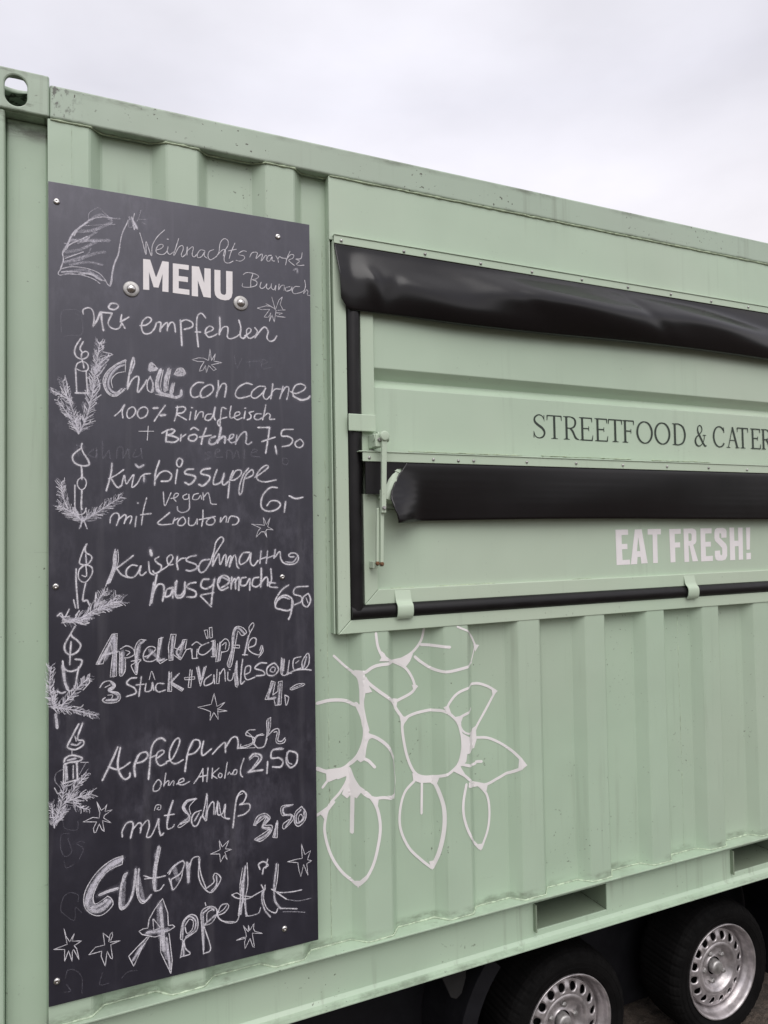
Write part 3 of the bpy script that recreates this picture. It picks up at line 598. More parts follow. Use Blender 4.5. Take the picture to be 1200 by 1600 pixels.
('chalk_writing','chalk handwriting reading Kaiserschmarrn',"""b2.51 0.1209,1.9855 0.1161,1.9656 0.1145,1.9389 0.0972,1.8896
b2.51 0.1272,1.9837 0.1287,1.9585 0.1239,1.9386 0.1081,1.8991
m8.62 0.1215,1.9788 0.1201,1.9454 0.1128,1.9189 0.1034,1.8993
b5.03 0.1653,1.9676 0.1492,1.9546 0.1239,1.9352
b5.74 0.1239,1.9352 0.1364,1.9180 0.1522,1.9107
b5.03 0.1748,1.9403 0.1619,1.9424 0.1491,1.9310 0.1491,1.9142 0.1650,1.9102 0.1779,1.9233 0.1844,1.9400 0.1811,1.9198 0.1875,1.9144 0.1973,1.9226
b5.03 0.2039,1.9495 0.2070,1.9222 0.2168,1.9150
b9.33 0.2090,1.9801 0.2115,1.9681
b5.03 0.2302,1.9625 0.2203,1.9559 0.2268,1.9454 0.2366,1.9383 0.2332,1.9247 0.2201,1.9183 0.2152,1.9253
b4.31 0.2332,1.9247 0.2532,1.9377 0.2666,1.9580 0.2617,1.9668 0.2516,1.9584 0.2549,1.9411 0.2665,1.9408
b5.38 0.2784,1.9611 0.2766,1.9439 0.2798,1.9265
b4.67 0.2783,1.9473 0.2885,1.9557 0.3003,1.9571
m5.03 0.3277,1.9633 0.3105,1.9603 0.3020,1.9501 0.3275,1.9388 0.3291,1.9283 0.3137,1.9219 0.3018,1.9240
m5.03 0.3639,1.9518 0.3448,1.9488 0.3343,1.9316 0.3393,1.9175 0.3514,1.9205 0.3655,1.9412
b4.67 0.3655,1.9412 0.3763,1.9726 0.3817,1.9973 0.3960,2.0130 0.4030,2.0040 0.3904,1.9829 0.3761,1.9585 0.3724,1.9339
b4.67 0.3724,1.9339 0.3867,1.9617 0.3902,1.9652 0.3935,1.9368 0.4043,1.9613 0.4097,1.9611 0.4094,1.9327 0.4185,1.9573 0.4239,1.9572 0.4182,1.9289 0.4310,1.9606 0.4364,1.9569 0.4397,1.9317 0.4451,1.9244
b5.03 0.4763,1.9684 0.4581,1.9670 0.4471,1.9494 0.4506,1.9350 0.4688,1.9452 0.4799,1.9665 0.4779,1.9413 0.4869,1.9302 0.4999,1.9443
m4.67 0.5094,1.9712 0.5053,1.9369
m4.67 0.5054,1.9477 0.5259,1.9544
m4.67 0.5280,1.9708 0.5238,1.9363
m4.67 0.5259,1.9508 0.5465,1.9575
m5.03 0.5505,1.9739 0.5464,1.9502
b5.03 0.5502,1.9538 0.5636,1.9681 0.5671,1.9460 0.5802,1.9327 0.6069,1.9319 0.6187,1.9445 0.6150,1.9594 0.5997,1.9635 0.5900,1.9582 0.5938,1.9526 0.6053,1.9523
m3.59 0.5803,1.9382 0.6032,1.9375 0.6149,1.9520"""),
('chalk_writing','bold chalk handwriting reading hausgemacht',"""b6.10 0.2250,1.9147 0.2199,1.8876 0.2105,1.8405
m4.31 0.2167,1.8946 0.2116,1.8608 0.2065,1.8339
b6.10 0.2148,1.8640 0.2264,1.8874 0.2413,1.8867 0.2428,1.8661 0.2393,1.8441
b5.74 0.2661,1.8788 0.2511,1.8743 0.2460,1.8557 0.2593,1.8585 0.2661,1.8753 0.2659,1.8513
b5.74 0.2763,1.8956 0.2727,1.8578 0.2827,1.8504 0.2962,1.8601 0.2981,1.8912
b5.74 0.2729,1.8922 0.2727,1.8612 0.2861,1.8571 0.2963,1.8705 0.2981,1.8912
b5.74 0.3271,1.8900 0.3100,1.8872 0.3031,1.8771 0.3252,1.8657 0.3251,1.8517 0.3029,1.8511
b6.10 0.3617,1.8973 0.3461,1.8962 0.3407,1.8789 0.3545,1.8713 0.3720,1.8811 0.3774,1.8967
b5.74 0.3774,1.8967 0.3718,1.8600 0.3680,1.8285
b4.67 0.3753,1.8598 0.3405,1.8545 0.3439,1.8473 0.3680,1.8215
b6.10 0.3965,1.8729 0.4142,1.8828 0.4179,1.8969 0.4038,1.9063 0.3896,1.8980 0.3860,1.8805 0.3964,1.8659 0.4141,1.8722
m5.03 0.3895,1.8874 0.3967,1.9012 0.4143,1.8934
b5.74 0.4251,1.9001 0.4230,1.8682
b5.38 0.4231,1.8824 0.4340,1.8962 0.4355,1.8676
b5.38 0.4339,1.8855 0.4448,1.8994 0.4444,1.8637
b5.38 0.4647,1.8986 0.4520,1.8955 0.4500,1.8777 0.4644,1.8771 0.4755,1.8946 0.4752,1.8622
b5.38 0.5012,1.8972 0.4865,1.8941 0.4826,1.8763 0.4936,1.8704 0.5084,1.8788
b5.74 0.5089,1.9222 0.5086,1.8969 0.5064,1.8698
b5.38 0.5084,1.8824 0.5215,1.8964 0.5271,1.8925 0.5268,1.8726
b5.38 0.5367,1.9195 0.5382,1.8885 0.5324,1.8705 0.5548,1.8659
m5.03 0.5306,1.8815 0.5493,1.8789"""),
('chalk_writing','chalk price 6,50 beside hausgemacht',"""b5.38 0.5889,1.8717 0.5679,1.8580 0.5487,1.8297 0.5485,1.8115
b5.38 0.5485,1.8115 0.5601,1.8364 0.5791,1.8428 0.5980,1.8308 0.5996,1.8087 0.5861,1.7984 0.5634,1.8034 0.5485,1.8115
m4.31 0.5562,1.8293 0.5714,1.8377 0.5903,1.8312
b5.03 0.5979,1.8271 0.5956,1.7942 0.5877,1.7726
b3.23 0.5957,1.8052 0.5916,1.7834 0.5858,1.7746
b5.03 0.6467,1.8655 0.6099,1.8634 0.6039,1.8452 0.6250,1.8368 0.6248,1.8220 0.6054,1.8139
b5.03 0.6444,1.8433 0.6307,1.8328 0.6305,1.8143 0.6439,1.8062 0.6539,1.8242 0.6483,1.8431 0.6444,1.8433
m3.23 0.6404,1.8323 0.6460,1.8172"""),
('chalk_candle','thin chalk candle beside Kaiserschmarrn',"""b4.31 0.0529,2.0002 0.0452,1.9872 0.0361,1.9612 0.0361,1.9497 0.0527,1.9475 0.0635,1.9604 0.0620,1.9703 0.0513,1.9772 0.0483,1.9872 0.0514,2.0003
m3.59 0.0498,1.9739 0.0512,1.9508
b3.95 0.0482,1.9460 0.0345,1.9350 0.0321,1.9154 0.0405,1.9036 0.0526,1.9047 0.0649,1.9240 0.0634,1.9406 0.0482,1.9460
b3.23 0.0497,1.9476 0.0512,1.9179 0.0405,1.9200
b4.67 0.0270,1.9369 0.0269,1.9025 0.0313,1.8370
b4.67 0.0496,1.9016 0.0434,1.8690 0.0434,1.8543 0.0525,1.8555 0.0586,1.8420
b3.59 0.0208,1.8587 0.0253,1.8373"""),
('chalk_twig','chalk fir twig lying flat under the thin candle',"""T0.0341 m3.59 0.0132,1.8039 0.0433,1.8134 0.0800,1.8342 0.1361,1.8495
T0.0215 m3.59 -0.0105,1.8199 0.0132,1.8039 0.0554,1.8094
T0.0251 m3.23 0.0738,1.8313 0.0832,1.8605 0.0987,1.8763
T0.0287 m3.23 0.0738,1.8280 0.1048,1.8395 0.1236,1.8651
b4.31 0.0740,1.8741 0.0708,1.8381
b5.03 -0.0164,1.8203 -0.0075,1.8262 -0.0016,1.8097 0.0132,1.8023 0.0372,1.8040
b4.31 -0.0061,1.8019 0.0192,1.8051 0.0433,1.7954 0.0569,1.7978
f12.92 0.0073,1.8091 0.0433,1.8101 0.0862,1.8372
b3.59 0.0252,1.8178 0.0343,1.8303
b3.59 0.0013,1.8160 0.0103,1.8349"""),
('chalk_writing','outlined chalk letters reading Apfelkräpfle',"""m7.18 0.1170,1.7624 0.0982,1.7241 0.0796,1.6928
m7.18 0.1185,1.7623 0.1183,1.6993 0.1150,1.6566
m5.74 0.0888,1.7117 0.1262,1.7186
f14.36 0.1169,1.7558 0.0950,1.7013
f14.36 0.1185,1.7457 0.1166,1.6598
f14.36 0.1387,1.7175 0.1354,1.6613
f12.20 0.1802,1.7377 0.1702,1.6648
f12.20 0.2059,1.7155 0.2318,1.6896
f12.20 0.2652,1.7449 0.2616,1.6905
f10.77 0.2919,1.7292 0.2816,1.6888
lb2.51 0.1123,1.7644 0.0920,1.7279 0.0734,1.6900 0.0903,1.6902 0.0966,1.7111 0.1060,1.7433 0.1106,1.7331 0.1136,1.7130 0.1072,1.6541 0.1228,1.6559 0.1230,1.7155 0.1248,1.7652 0.1123,1.7644
m6.46 0.1356,1.7145 0.1354,1.6613
b2.87 0.1309,1.7182 0.1306,1.6568 0.1432,1.6656 0.1450,1.6970
b3.23 0.1325,1.7247 0.1483,1.7318 0.1641,1.7222 0.1672,1.7085 0.1545,1.7012 0.1418,1.7006
b2.87 0.1451,1.7204 0.1561,1.7145 0.1482,1.7068
m6.10 0.1915,1.7419 0.1769,1.7279 0.1720,1.6947 0.1718,1.6613
b2.87 0.1963,1.7432 0.1802,1.7444 0.1689,1.7251 0.1687,1.6883 0.1591,1.6791 0.1718,1.6546 0.1767,1.6843 0.1832,1.6904
b2.87 0.1592,1.6908 0.1832,1.6938
b3.23 0.1929,1.6997 0.2091,1.7051 0.2205,1.7177 0.2124,1.7251 0.1994,1.7227 0.1897,1.7067 0.1928,1.6896 0.2122,1.6862 0.2286,1.6967
m5.74 0.1993,1.6958 0.2124,1.7116
m6.46 0.2355,1.7454 0.2287,1.7069 0.2253,1.6868 0.2417,1.6888
lb2.87 0.2404,1.7467 0.2289,1.7442 0.2237,1.6903 0.2318,1.6778 0.2499,1.6881
m5.74 0.2653,1.7484 0.2599,1.6906
m5.74 0.2953,1.7324 0.2750,1.7065 0.2849,1.6885
lb2.87 0.2603,1.7538 0.2535,1.7219 0.2549,1.6843 0.2648,1.6851 0.2649,1.7005 0.2849,1.6834 0.3002,1.7096 0.3121,1.7121 0.3170,1.6841 0.3306,1.6847
lb2.87 0.2603,1.7538 0.2736,1.7529 0.2684,1.7173 0.2851,1.7091 0.2903,1.7362 0.3021,1.7371 0.2968,1.7116
lb2.87 0.3155,1.7101 0.3153,1.6842 0.3272,1.6832 0.3291,1.7090
b3.23 0.3155,1.7205 0.3275,1.7282 0.3412,1.7185
b3.23 0.3602,1.7240 0.3377,1.7153 0.3324,1.6984 0.3461,1.6920 0.3635,1.7028 0.3740,1.7160
m6.10 0.3724,1.7266 0.3720,1.6881
lb2.87 0.3672,1.7270 0.3776,1.7297 0.3772,1.6842 0.3668,1.6851
lb2.51 0.3484,1.7580 0.3551,1.7349 0.3586,1.7364 0.3570,1.7592 0.3484,1.7580
lb2.51 0.3623,1.7641 0.3638,1.7360 0.3707,1.7372 0.3692,1.7654 0.3623,1.7641
m5.74 0.3916,1.7216 0.3859,1.6730
lb2.51 0.3845,1.7187 0.3789,1.6701 0.3911,1.6725 0.3949,1.6968
b2.87 0.3898,1.7183 0.4057,1.7311 0.4163,1.7198 0.4125,1.6989 0.3966,1.6949
b2.87 0.3968,1.7142 0.4074,1.7204 0.4055,1.7030
m6.10 0.4594,1.7414 0.4416,1.7587 0.4307,1.7470 0.4249,1.6979 0.4156,1.6563
b2.87 0.4649,1.7446 0.4524,1.7598 0.4345,1.7610 0.4253,1.7403 0.4232,1.7016 0.4104,1.6603 0.4209,1.6541 0.4303,1.6975 0.4378,1.7359 0.4415,1.7498 0.4522,1.7366 0.4649,1.7446
lb2.87 0.4250,1.7050 0.4446,1.7027 0.4447,1.7105 0.4268,1.7119
b2.87 0.4739,1.7440 0.4723,1.7584 0.4833,1.7702 0.4858,1.7611 0.4739,1.7404 0.4645,1.7125 0.4588,1.6809
m5.03 0.4702,1.7335 0.4588,1.6845
b3.23 0.4534,1.6832 0.4678,1.6820
b3.59 0.4699,1.7014 0.4881,1.7071 0.4920,1.7248 0.4810,1.7274 0.4718,1.7156 0.4698,1.6979 0.4806,1.6863 0.4988,1.6794 0.5062,1.6878 0.5101,1.7018 0.5064,1.7039 0.5026,1.6917
b2.51 0.5101,1.7018 0.5117,1.6873 0.4987,1.6722"""),
('chalk_writing','outlined chalk letters reading 3 Stück + Vanillesouce',"""m6.46 0.1103,1.6406 0.1165,1.6301 0.1040,1.6214 0.1257,1.6060 0.1226,1.5948 0.0977,1.5958
b3.23 0.0824,1.6302 0.0917,1.6424 0.1072,1.6442 0.1196,1.6331 0.1149,1.6236 0.1040,1.6182 0.1258,1.6126 0.1320,1.5987 0.1225,1.5882 0.0977,1.5892 0.0885,1.5968 0.0947,1.6027
b2.87 0.0947,1.6290 0.1071,1.6343
b2.51 0.1009,1.6086 0.1133,1.6073 0.1101,1.5978
b4.67 0.1717,1.6462 0.1574,1.6459 0.1478,1.6336 0.1668,1.6200 0.1699,1.6063 0.1477,1.6003
b3.95 0.1845,1.6484 0.1779,1.5971
b3.95 0.1716,1.6279 0.1909,1.6276
b3.95 0.1957,1.6288 0.1940,1.6088 0.2086,1.6107 0.2119,1.6306 0.2150,1.6100
b2.51 0.2038,1.6381 0.2104,1.6594 0.2185,1.6367
b3.95 0.2413,1.6243 0.2249,1.6259 0.2199,1.6129 0.2281,1.6036 0.2445,1.6070
m5.03 0.2563,1.6500 0.2544,1.6060
m5.03 0.2779,1.6446 0.2611,1.6257 0.2893,1.6041
lb2.51 0.2547,1.6553 0.2510,1.6029 0.2610,1.6019 0.2613,1.6530
lb2.51 0.2813,1.6477 0.2611,1.6257 0.2927,1.6055 0.2876,1.5992 0.2611,1.6189
lb2.87 0.2946,1.6345 0.3217,1.6353 0.3216,1.6284 0.2963,1.6291 0.2946,1.6345
lb2.87 0.3100,1.6554 0.3045,1.6077 0.3113,1.6070 0.3150,1.6532
lb3.23 0.3270,1.6590 0.3368,1.6079 0.3527,1.6602
m5.03 0.3321,1.6603 0.3387,1.6250 0.3476,1.6572
b3.59 0.3664,1.6363 0.3490,1.6240 0.3489,1.6084 0.3697,1.6151 0.3733,1.6356 0.3749,1.6111
lb2.87 0.3822,1.6488 0.3801,1.6105 0.3871,1.6099 0.3891,1.6412
b3.23 0.3890,1.6342 0.4015,1.6488 0.4047,1.6151
b3.23 0.4119,1.6390 0.4117,1.6180 0.4224,1.6169 0.4279,1.6340
b3.23 0.4155,1.6458 0.4177,1.6452
b3.23 0.4371,1.6668 0.4315,1.6372 0.4329,1.5983 0.4400,1.6011 0.4368,1.6367 0.4371,1.6668
m4.31 0.4352,1.6546 0.4365,1.6014
b4.31 0.4533,1.6707 0.4494,1.6427 0.4472,1.6039 0.4581,1.6099
b3.95 0.4582,1.6277 0.4728,1.6334 0.4747,1.6493 0.4621,1.6486 0.4582,1.6277 0.4653,1.6128 0.4871,1.6178
b4.67 0.5206,1.6542 0.5022,1.6558 0.4874,1.6428 0.5093,1.6336 0.5147,1.6223 0.4908,1.6210
b4.67 0.5372,1.6509 0.5223,1.6396 0.5239,1.6215 0.5424,1.6179 0.5557,1.6330 0.5466,1.6501 0.5372,1.6509
m3.59 0.5390,1.6417 0.5314,1.6316 0.5425,1.6269 0.5464,1.6374 0.5390,1.6417
m5.74 0.5673,1.6610 0.5668,1.6211
b3.23 0.5655,1.6648 0.5631,1.6214 0.5800,1.6180 0.5881,1.6556
b3.59 0.5730,1.6605 0.5707,1.6280
b3.59 0.5881,1.6556 0.5839,1.6231 0.5933,1.6186
b3.59 0.6226,1.6636 0.6014,1.6581 0.6011,1.6288 0.6222,1.6306
b3.23 0.6070,1.6466 0.6167,1.6531
b3.59 0.6421,1.6712 0.6263,1.6486 0.6298,1.6262 0.6455,1.6396 0.6478,1.6652 0.6421,1.6712
m5.03 0.6400,1.6622 0.6299,1.6299
b4.31 0.5800,1.6162 0.6068,1.6265 0.6337,1.6259 0.6530,1.6223"""),
('chalk_writing','outlined chalk price 4,-',"""m6.46 0.5384,1.5949 0.5250,1.5566 0.5454,1.5545
m6.46 0.5608,1.5926 0.5545,1.5354
lb2.87 0.5348,1.6024 0.5271,1.5780 0.5157,1.5523 0.5416,1.5513 0.5451,1.5329 0.5620,1.5328 0.5666,1.5993 0.5553,1.5986 0.5531,1.5717 0.5381,1.5624 0.5459,1.5977 0.5348,1.6024
b3.23 0.5735,1.5551 0.5770,1.5293 0.5848,1.5502 0.5736,1.5587
b2.87 0.5909,1.5769 0.6101,1.5859 0.6312,1.5857 0.6292,1.5803 0.5927,1.5713 0.5901,1.5770
m2.87 0.5946,1.5747 0.6254,1.5837"""),
('chalk_star','chalk star under Vanillesouce',"""lb2.15 0.3296,1.5517 0.3657,1.5556 0.3736,1.5850 0.3813,1.5483 0.4034,1.5574 0.3900,1.5449 0.3812,1.5407 0.4092,1.5329 0.3864,1.5324 0.3829,1.5370 0.3844,1.5124 0.3724,1.5330 0.3619,1.5116 0.3638,1.5357 0.3518,1.5423 0.3296,1.5517"""),
('chalk_candle','broad chalk candle in a cup with a drop flame',"""b5.03 0.0237,1.7902 0.0132,1.7714 -0.0002,1.7449 0.0027,1.7269 0.0146,1.7195 0.0296,1.7264 0.0371,1.7420 0.0281,1.7557 0.0176,1.7646 0.0147,1.7730
b5.03 0.0146,1.7519 0.0131,1.7310 0.0116,1.6955
b5.38 -0.0047,1.7050 -0.0018,1.6870 0.0130,1.6776 0.0325,1.6839 0.0400,1.7027 0.0250,1.7073
b4.67 -0.0062,1.6939 -0.0019,1.6580 0.0070,1.6314 0.0219,1.6331 0.0279,1.6616 0.0325,1.6872
m7.18 -0.0033,1.6871 0.0005,1.6514 0.0070,1.6346
m5.03 -0.0166,1.6306 -0.0078,1.6249 0.0011,1.6272"""),
('chalk_twig','chalk fir twigs around the candle in a cup',"""T0.0251 m2.51 -0.0167,1.5858 -0.0313,1.6226 -0.0341,1.6612 -0.0312,1.6929
T0.0269 m2.87 -0.0167,1.5826 0.0129,1.6147 0.0339,1.6384 0.0550,1.6558
T0.0215 m2.87 -0.0371,1.5945 -0.0079,1.5864 0.0248,1.5779 0.0730,1.5593
T0.0162 m2.87 -0.0225,1.5865 -0.0284,1.6095 -0.0225,1.6312
m7.90 -0.0211,1.5735 -0.0176,1.5396
b2.87 0.0520,1.6577 0.0587,1.6473 0.0429,1.6277
b2.87 0.0428,1.5904 0.0368,1.5846 0.0218,1.5879"""),
('chalk_writing','bold chalk handwriting reading Apfelpunsch',"""b5.74 0.1252,1.4725 0.1095,1.4370 0.0878,1.3929
b5.74 0.1314,1.4700 0.1251,1.4348 0.1281,1.4081 0.1405,1.3881 0.1531,1.3911 0.1547,1.4008
b5.38 0.1033,1.4248 0.1219,1.4155 0.1375,1.4182 0.1548,1.4289
b6.46 0.1755,1.4441 0.1659,1.4190 0.1673,1.3906
b5.38 0.1691,1.4285 0.1787,1.4470 0.1948,1.4498 0.1995,1.4391 0.1882,1.4274 0.1722,1.4247
b5.74 0.2436,1.4734 0.2339,1.4815 0.2175,1.4752 0.2077,1.4531 0.2042,1.4134 0.2008,1.3789
b5.38 0.2043,1.4334 0.2206,1.4379
b5.03 0.2238,1.4307 0.2402,1.4419 0.2369,1.4491 0.2238,1.4441 0.2205,1.4245 0.2302,1.4097 0.2466,1.4140
b5.03 0.2466,1.4174 0.2631,1.4252 0.2800,1.4602 0.2784,1.4757 0.2667,1.4687 0.2550,1.4432 0.2565,1.4193 0.2696,1.4090 0.2897,1.4163
b5.38 0.3170,1.4638 0.3033,1.4366 0.2980,1.4100 0.2945,1.3850
b5.03 0.3033,1.4400 0.3170,1.4638 0.3323,1.4618 0.3338,1.4461 0.3201,1.4308 0.3032,1.4281
b5.03 0.3442,1.4585 0.3389,1.4351 0.3422,1.4209 0.3647,1.4351
b5.03 0.3680,1.4208 0.3838,1.4360 0.3996,1.4478 0.4031,1.4438 0.4029,1.4212
b5.03 0.4030,1.4334 0.4208,1.4572 0.4350,1.4571 0.4384,1.4391 0.4365,1.4271
b3.23 0.4855,1.4719 0.4674,1.4724 0.4601,1.4609 0.4817,1.4511 0.4852,1.4400 0.4670,1.4282 0.4454,1.4276 0.4455,1.4364
b2.51 0.4620,1.4695 0.4763,1.4553 0.4779,1.4374 0.4562,1.4315 0.4383,1.4268 0.4850,1.4223
b3.59 0.5109,1.4544 0.4926,1.4532 0.4833,1.4367 0.4923,1.4213 0.5106,1.4224 0.5200,1.4426
b2.87 0.5073,1.4585 0.4890,1.4537 0.4797,1.4372 0.4887,1.4253
b2.87 0.5317,1.5002 0.5206,1.4926 0.5202,1.4568 0.5143,1.4255
b2.51 0.5317,1.5002 0.5303,1.4735 0.5200,1.4461
m4.31 0.5261,1.4955 0.5238,1.4564
b3.23 0.5219,1.4495 0.5406,1.4650 0.5537,1.4652 0.5554,1.4524 0.5514,1.4331 0.5626,1.4298 0.5721,1.4376
b2.87 0.5405,1.4578 0.5498,1.4567 0.5458,1.4320 0.5550,1.4236 0.5700,1.4252 0.5739,1.4337"""),
('chalk_writing','small chalk handwriting reading ohne Alkohol',"""b3.59 0.2234,1.3721 0.2136,1.3586 0.2135,1.3452 0.2265,1.3465 0.2331,1.3622 0.2283,1.3714 0.2234,1.3721
b3.59 0.2448,1.3873 0.2413,1.3643 0.2396,1.3545
b3.23 0.2403,1.3594 0.2495,1.3664 0.2528,1.3642 0.2511,1.3544
b3.23 0.2544,1.3539 0.2627,1.3644 0.2660,1.3622 0.2643,1.3523
b3.59 0.2726,1.3544 0.2910,1.3600 0.2893,1.3671 0.2793,1.3635 0.2776,1.3536 0.2892,1.3501 0.3060,1.3560
b3.59 0.3419,1.3848 0.3298,1.3643 0.3178,1.3491
b3.59 0.3419,1.3848 0.3416,1.3505
b3.59 0.3298,1.3643 0.3537,1.3659
b3.59 0.3556,1.3846 0.3519,1.3490
b3.59 0.3677,1.3828 0.3657,1.3555
b3.23 0.3850,1.3802 0.3675,1.3655 0.3795,1.3533
b3.23 0.3866,1.3661 0.3831,1.3580 0.3900,1.3535 0.3936,1.3616 0.3866,1.3661
b3.23 0.4079,1.3926 0.4004,1.3502
b3.59 0.4093,1.3593 0.4129,1.3657 0.4181,1.3579 0.4235,1.3641 0.4216,1.3574
b3.23 0.4270,1.3688 0.4234,1.3571 0.4323,1.3576 0.4341,1.3678 0.4270,1.3688
b3.95 0.4541,1.3965 0.4449,1.3715 0.4447,1.3539 0.4500,1.3468"""),
('chalk_writing','bold chalk price 2,50',"""b6.10 0.4702,1.3960 0.4812,1.4051 0.4993,1.4008 0.5028,1.3879 0.4844,1.3692 0.4662,1.3578
b6.46 0.4662,1.3578 0.4843,1.3579 0.5062,1.3572
m3.59 0.4702,1.3907 0.4848,1.3993 0.4956,1.3907 0.4772,1.3667
b5.38 0.5211,1.3781 0.5189,1.3464
b5.74 0.5661,1.4077 0.5362,1.4082 0.5323,1.3873 0.5545,1.3841 0.5656,1.3718 0.5580,1.3585 0.5357,1.3617
m3.59 0.5437,1.4108 0.5624,1.4118
b5.74 0.5810,1.3967 0.5750,1.3704 0.5880,1.3523 0.6052,1.3625 0.6074,1.3876 0.5923,1.3969 0.5810,1.3967
m3.59 0.5772,1.3954 0.5806,1.3696 0.5919,1.3608"""),
('chalk_writing','chalk handwriting reading mit Schuß',"""b4.67 0.1352,1.2415 0.1352,1.2562 0.1463,1.2738 0.1589,1.2749 0.1620,1.2645 0.1555,1.2344
b3.95 0.1604,1.2549 0.1747,1.2688 0.1826,1.2641 0.1793,1.2432
b3.95 0.1794,1.2548 0.1938,1.2704 0.2002,1.2709 0.2018,1.2540 0.1952,1.2304 0.2064,1.2300 0.2195,1.2542
b4.31 0.2195,1.2542 0.2261,1.2714 0.2260,1.2497 0.2307,1.2272 0.2372,1.2310
b2.51 0.2149,1.2950 0.2198,1.3075 0.2312,1.3056 0.2295,1.2942 0.2214,1.2972 0.2263,1.3014
m5.74 0.2624,1.3122 0.2523,1.2819 0.2472,1.2559
b3.59 0.2624,1.3105 0.2506,1.2788 0.2472,1.2559 0.2487,1.2406 0.2619,1.2432 0.2653,1.2494
b3.59 0.2408,1.2772 0.2654,1.2763
m6.46 0.3226,1.3074 0.3023,1.3056 0.2905,1.2923 0.2954,1.2796 0.3037,1.2629 0.2818,1.2481
b2.87 0.3226,1.3074 0.2990,1.3078 0.2871,1.2928 0.2920,1.2785 0.3054,1.2660 0.3019,1.2530 0.2785,1.2470 0.2751,1.2409 0.2818,1.2397 0.3053,1.2524
b2.51 0.3226,1.3074 0.3055,1.2897 0.3087,1.2688
b4.31 0.3359,1.2744 0.3189,1.2705 0.3103,1.2549 0.3152,1.2371 0.3254,1.2370 0.3357,1.2573
m4.31 0.3307,1.2684 0.3187,1.2501
b4.31 0.3516,1.3163 0.3462,1.2863 0.3391,1.2567
m3.59 0.3533,1.3126 0.3513,1.2786 0.3459,1.2487
b3.95 0.3392,1.2601 0.3493,1.2447 0.3529,1.2715 0.3634,1.2903 0.3703,1.2892 0.3700,1.2582
b4.31 0.3807,1.2909 0.3804,1.2565 0.3943,1.2575 0.4015,1.2805 0.3995,1.2462 0.4117,1.2389
b3.23 0.3807,1.2909 0.3735,1.2576
m2.87 0.3842,1.2869 0.3908,1.2512 0.4082,1.2378
b4.67 0.4220,1.2128 0.4277,1.2588 0.4334,1.2927 0.4478,1.3079 0.4602,1.2954 0.4510,1.2758 0.4403,1.2723 0.4671,1.2696 0.4687,1.2553 0.4543,1.2437 0.4364,1.2416
b2.51 0.4296,1.2724 0.4370,1.2956 0.4495,1.3006"""),
('chalk_writing','outlined chalk price 3,50',"""m7.18 0.4845,1.2121 0.5047,1.2297 0.5211,1.2198 0.5044,1.1997 0.5262,1.1887 0.5114,1.1737 0.4895,1.1672
b3.23 0.4791,1.2096 0.4902,1.2305 0.5121,1.2355 0.5266,1.2206 0.5117,1.2037 0.5319,1.1984 0.5261,1.1781 0.5003,1.1617 0.4822,1.1685
b2.87 0.4863,1.2100 0.5046,1.2209 0.5156,1.2261 0.5044,1.1997 0.5263,1.1923 0.4823,1.1703
b2.51 0.4791,1.2096 0.4863,1.2065
m5.74 0.5449,1.2032 0.5389,1.1669
lb2.87 0.5468,1.2099 0.5333,1.1661 0.5462,1.1619 0.5486,1.2061 0.5468,1.2099
m5.03 0.5904,1.2455 0.5659,1.2424 0.5675,1.2242 0.5881,1.2171 0.5861,1.2066 0.5708,1.1878
b2.87 0.5942,1.2467 0.5603,1.2469 0.5619,1.2216 0.5863,1.2210 0.5936,1.2053 0.5670,1.1831 0.5634,1.1963 0.5823,1.2073
m4.67 0.6167,1.2284 0.6032,1.2145 0.6048,1.1925 0.6240,1.2000 0.6262,1.2214
b3.23 0.6168,1.2356 0.5995,1.2223 0.5973,1.1975 0.6085,1.1829 0.6278,1.1957 0.6319,1.2167 0.6207,1.2350 0.6168,1.2356
b2.51 0.6166,1.2158 0.6088,1.2063 0.6125,1.1948 0.6221,1.2039 0.6166,1.2158"""),
('chalk_star','chalk star left of mit Schuß',"""lb2.15 0.0421,1.2955 0.0647,1.3028 0.0799,1.2985 0.0814,1.3112 0.0739,1.3416 0.0845,1.3172 0.0937,1.3221 0.0984,1.3304 0.0937,1.3124 0.1112,1.3142 0.0921,1.3029 0.0906,1.2967 0.1090,1.2811 0.0875,1.2907 0.0920,1.2624 0.0859,1.2684 0.0798,1.2840 0.0722,1.2644 0.0676,1.2636 0.0661,1.2752 0.0738,1.2899 0.0421,1.2955"""),
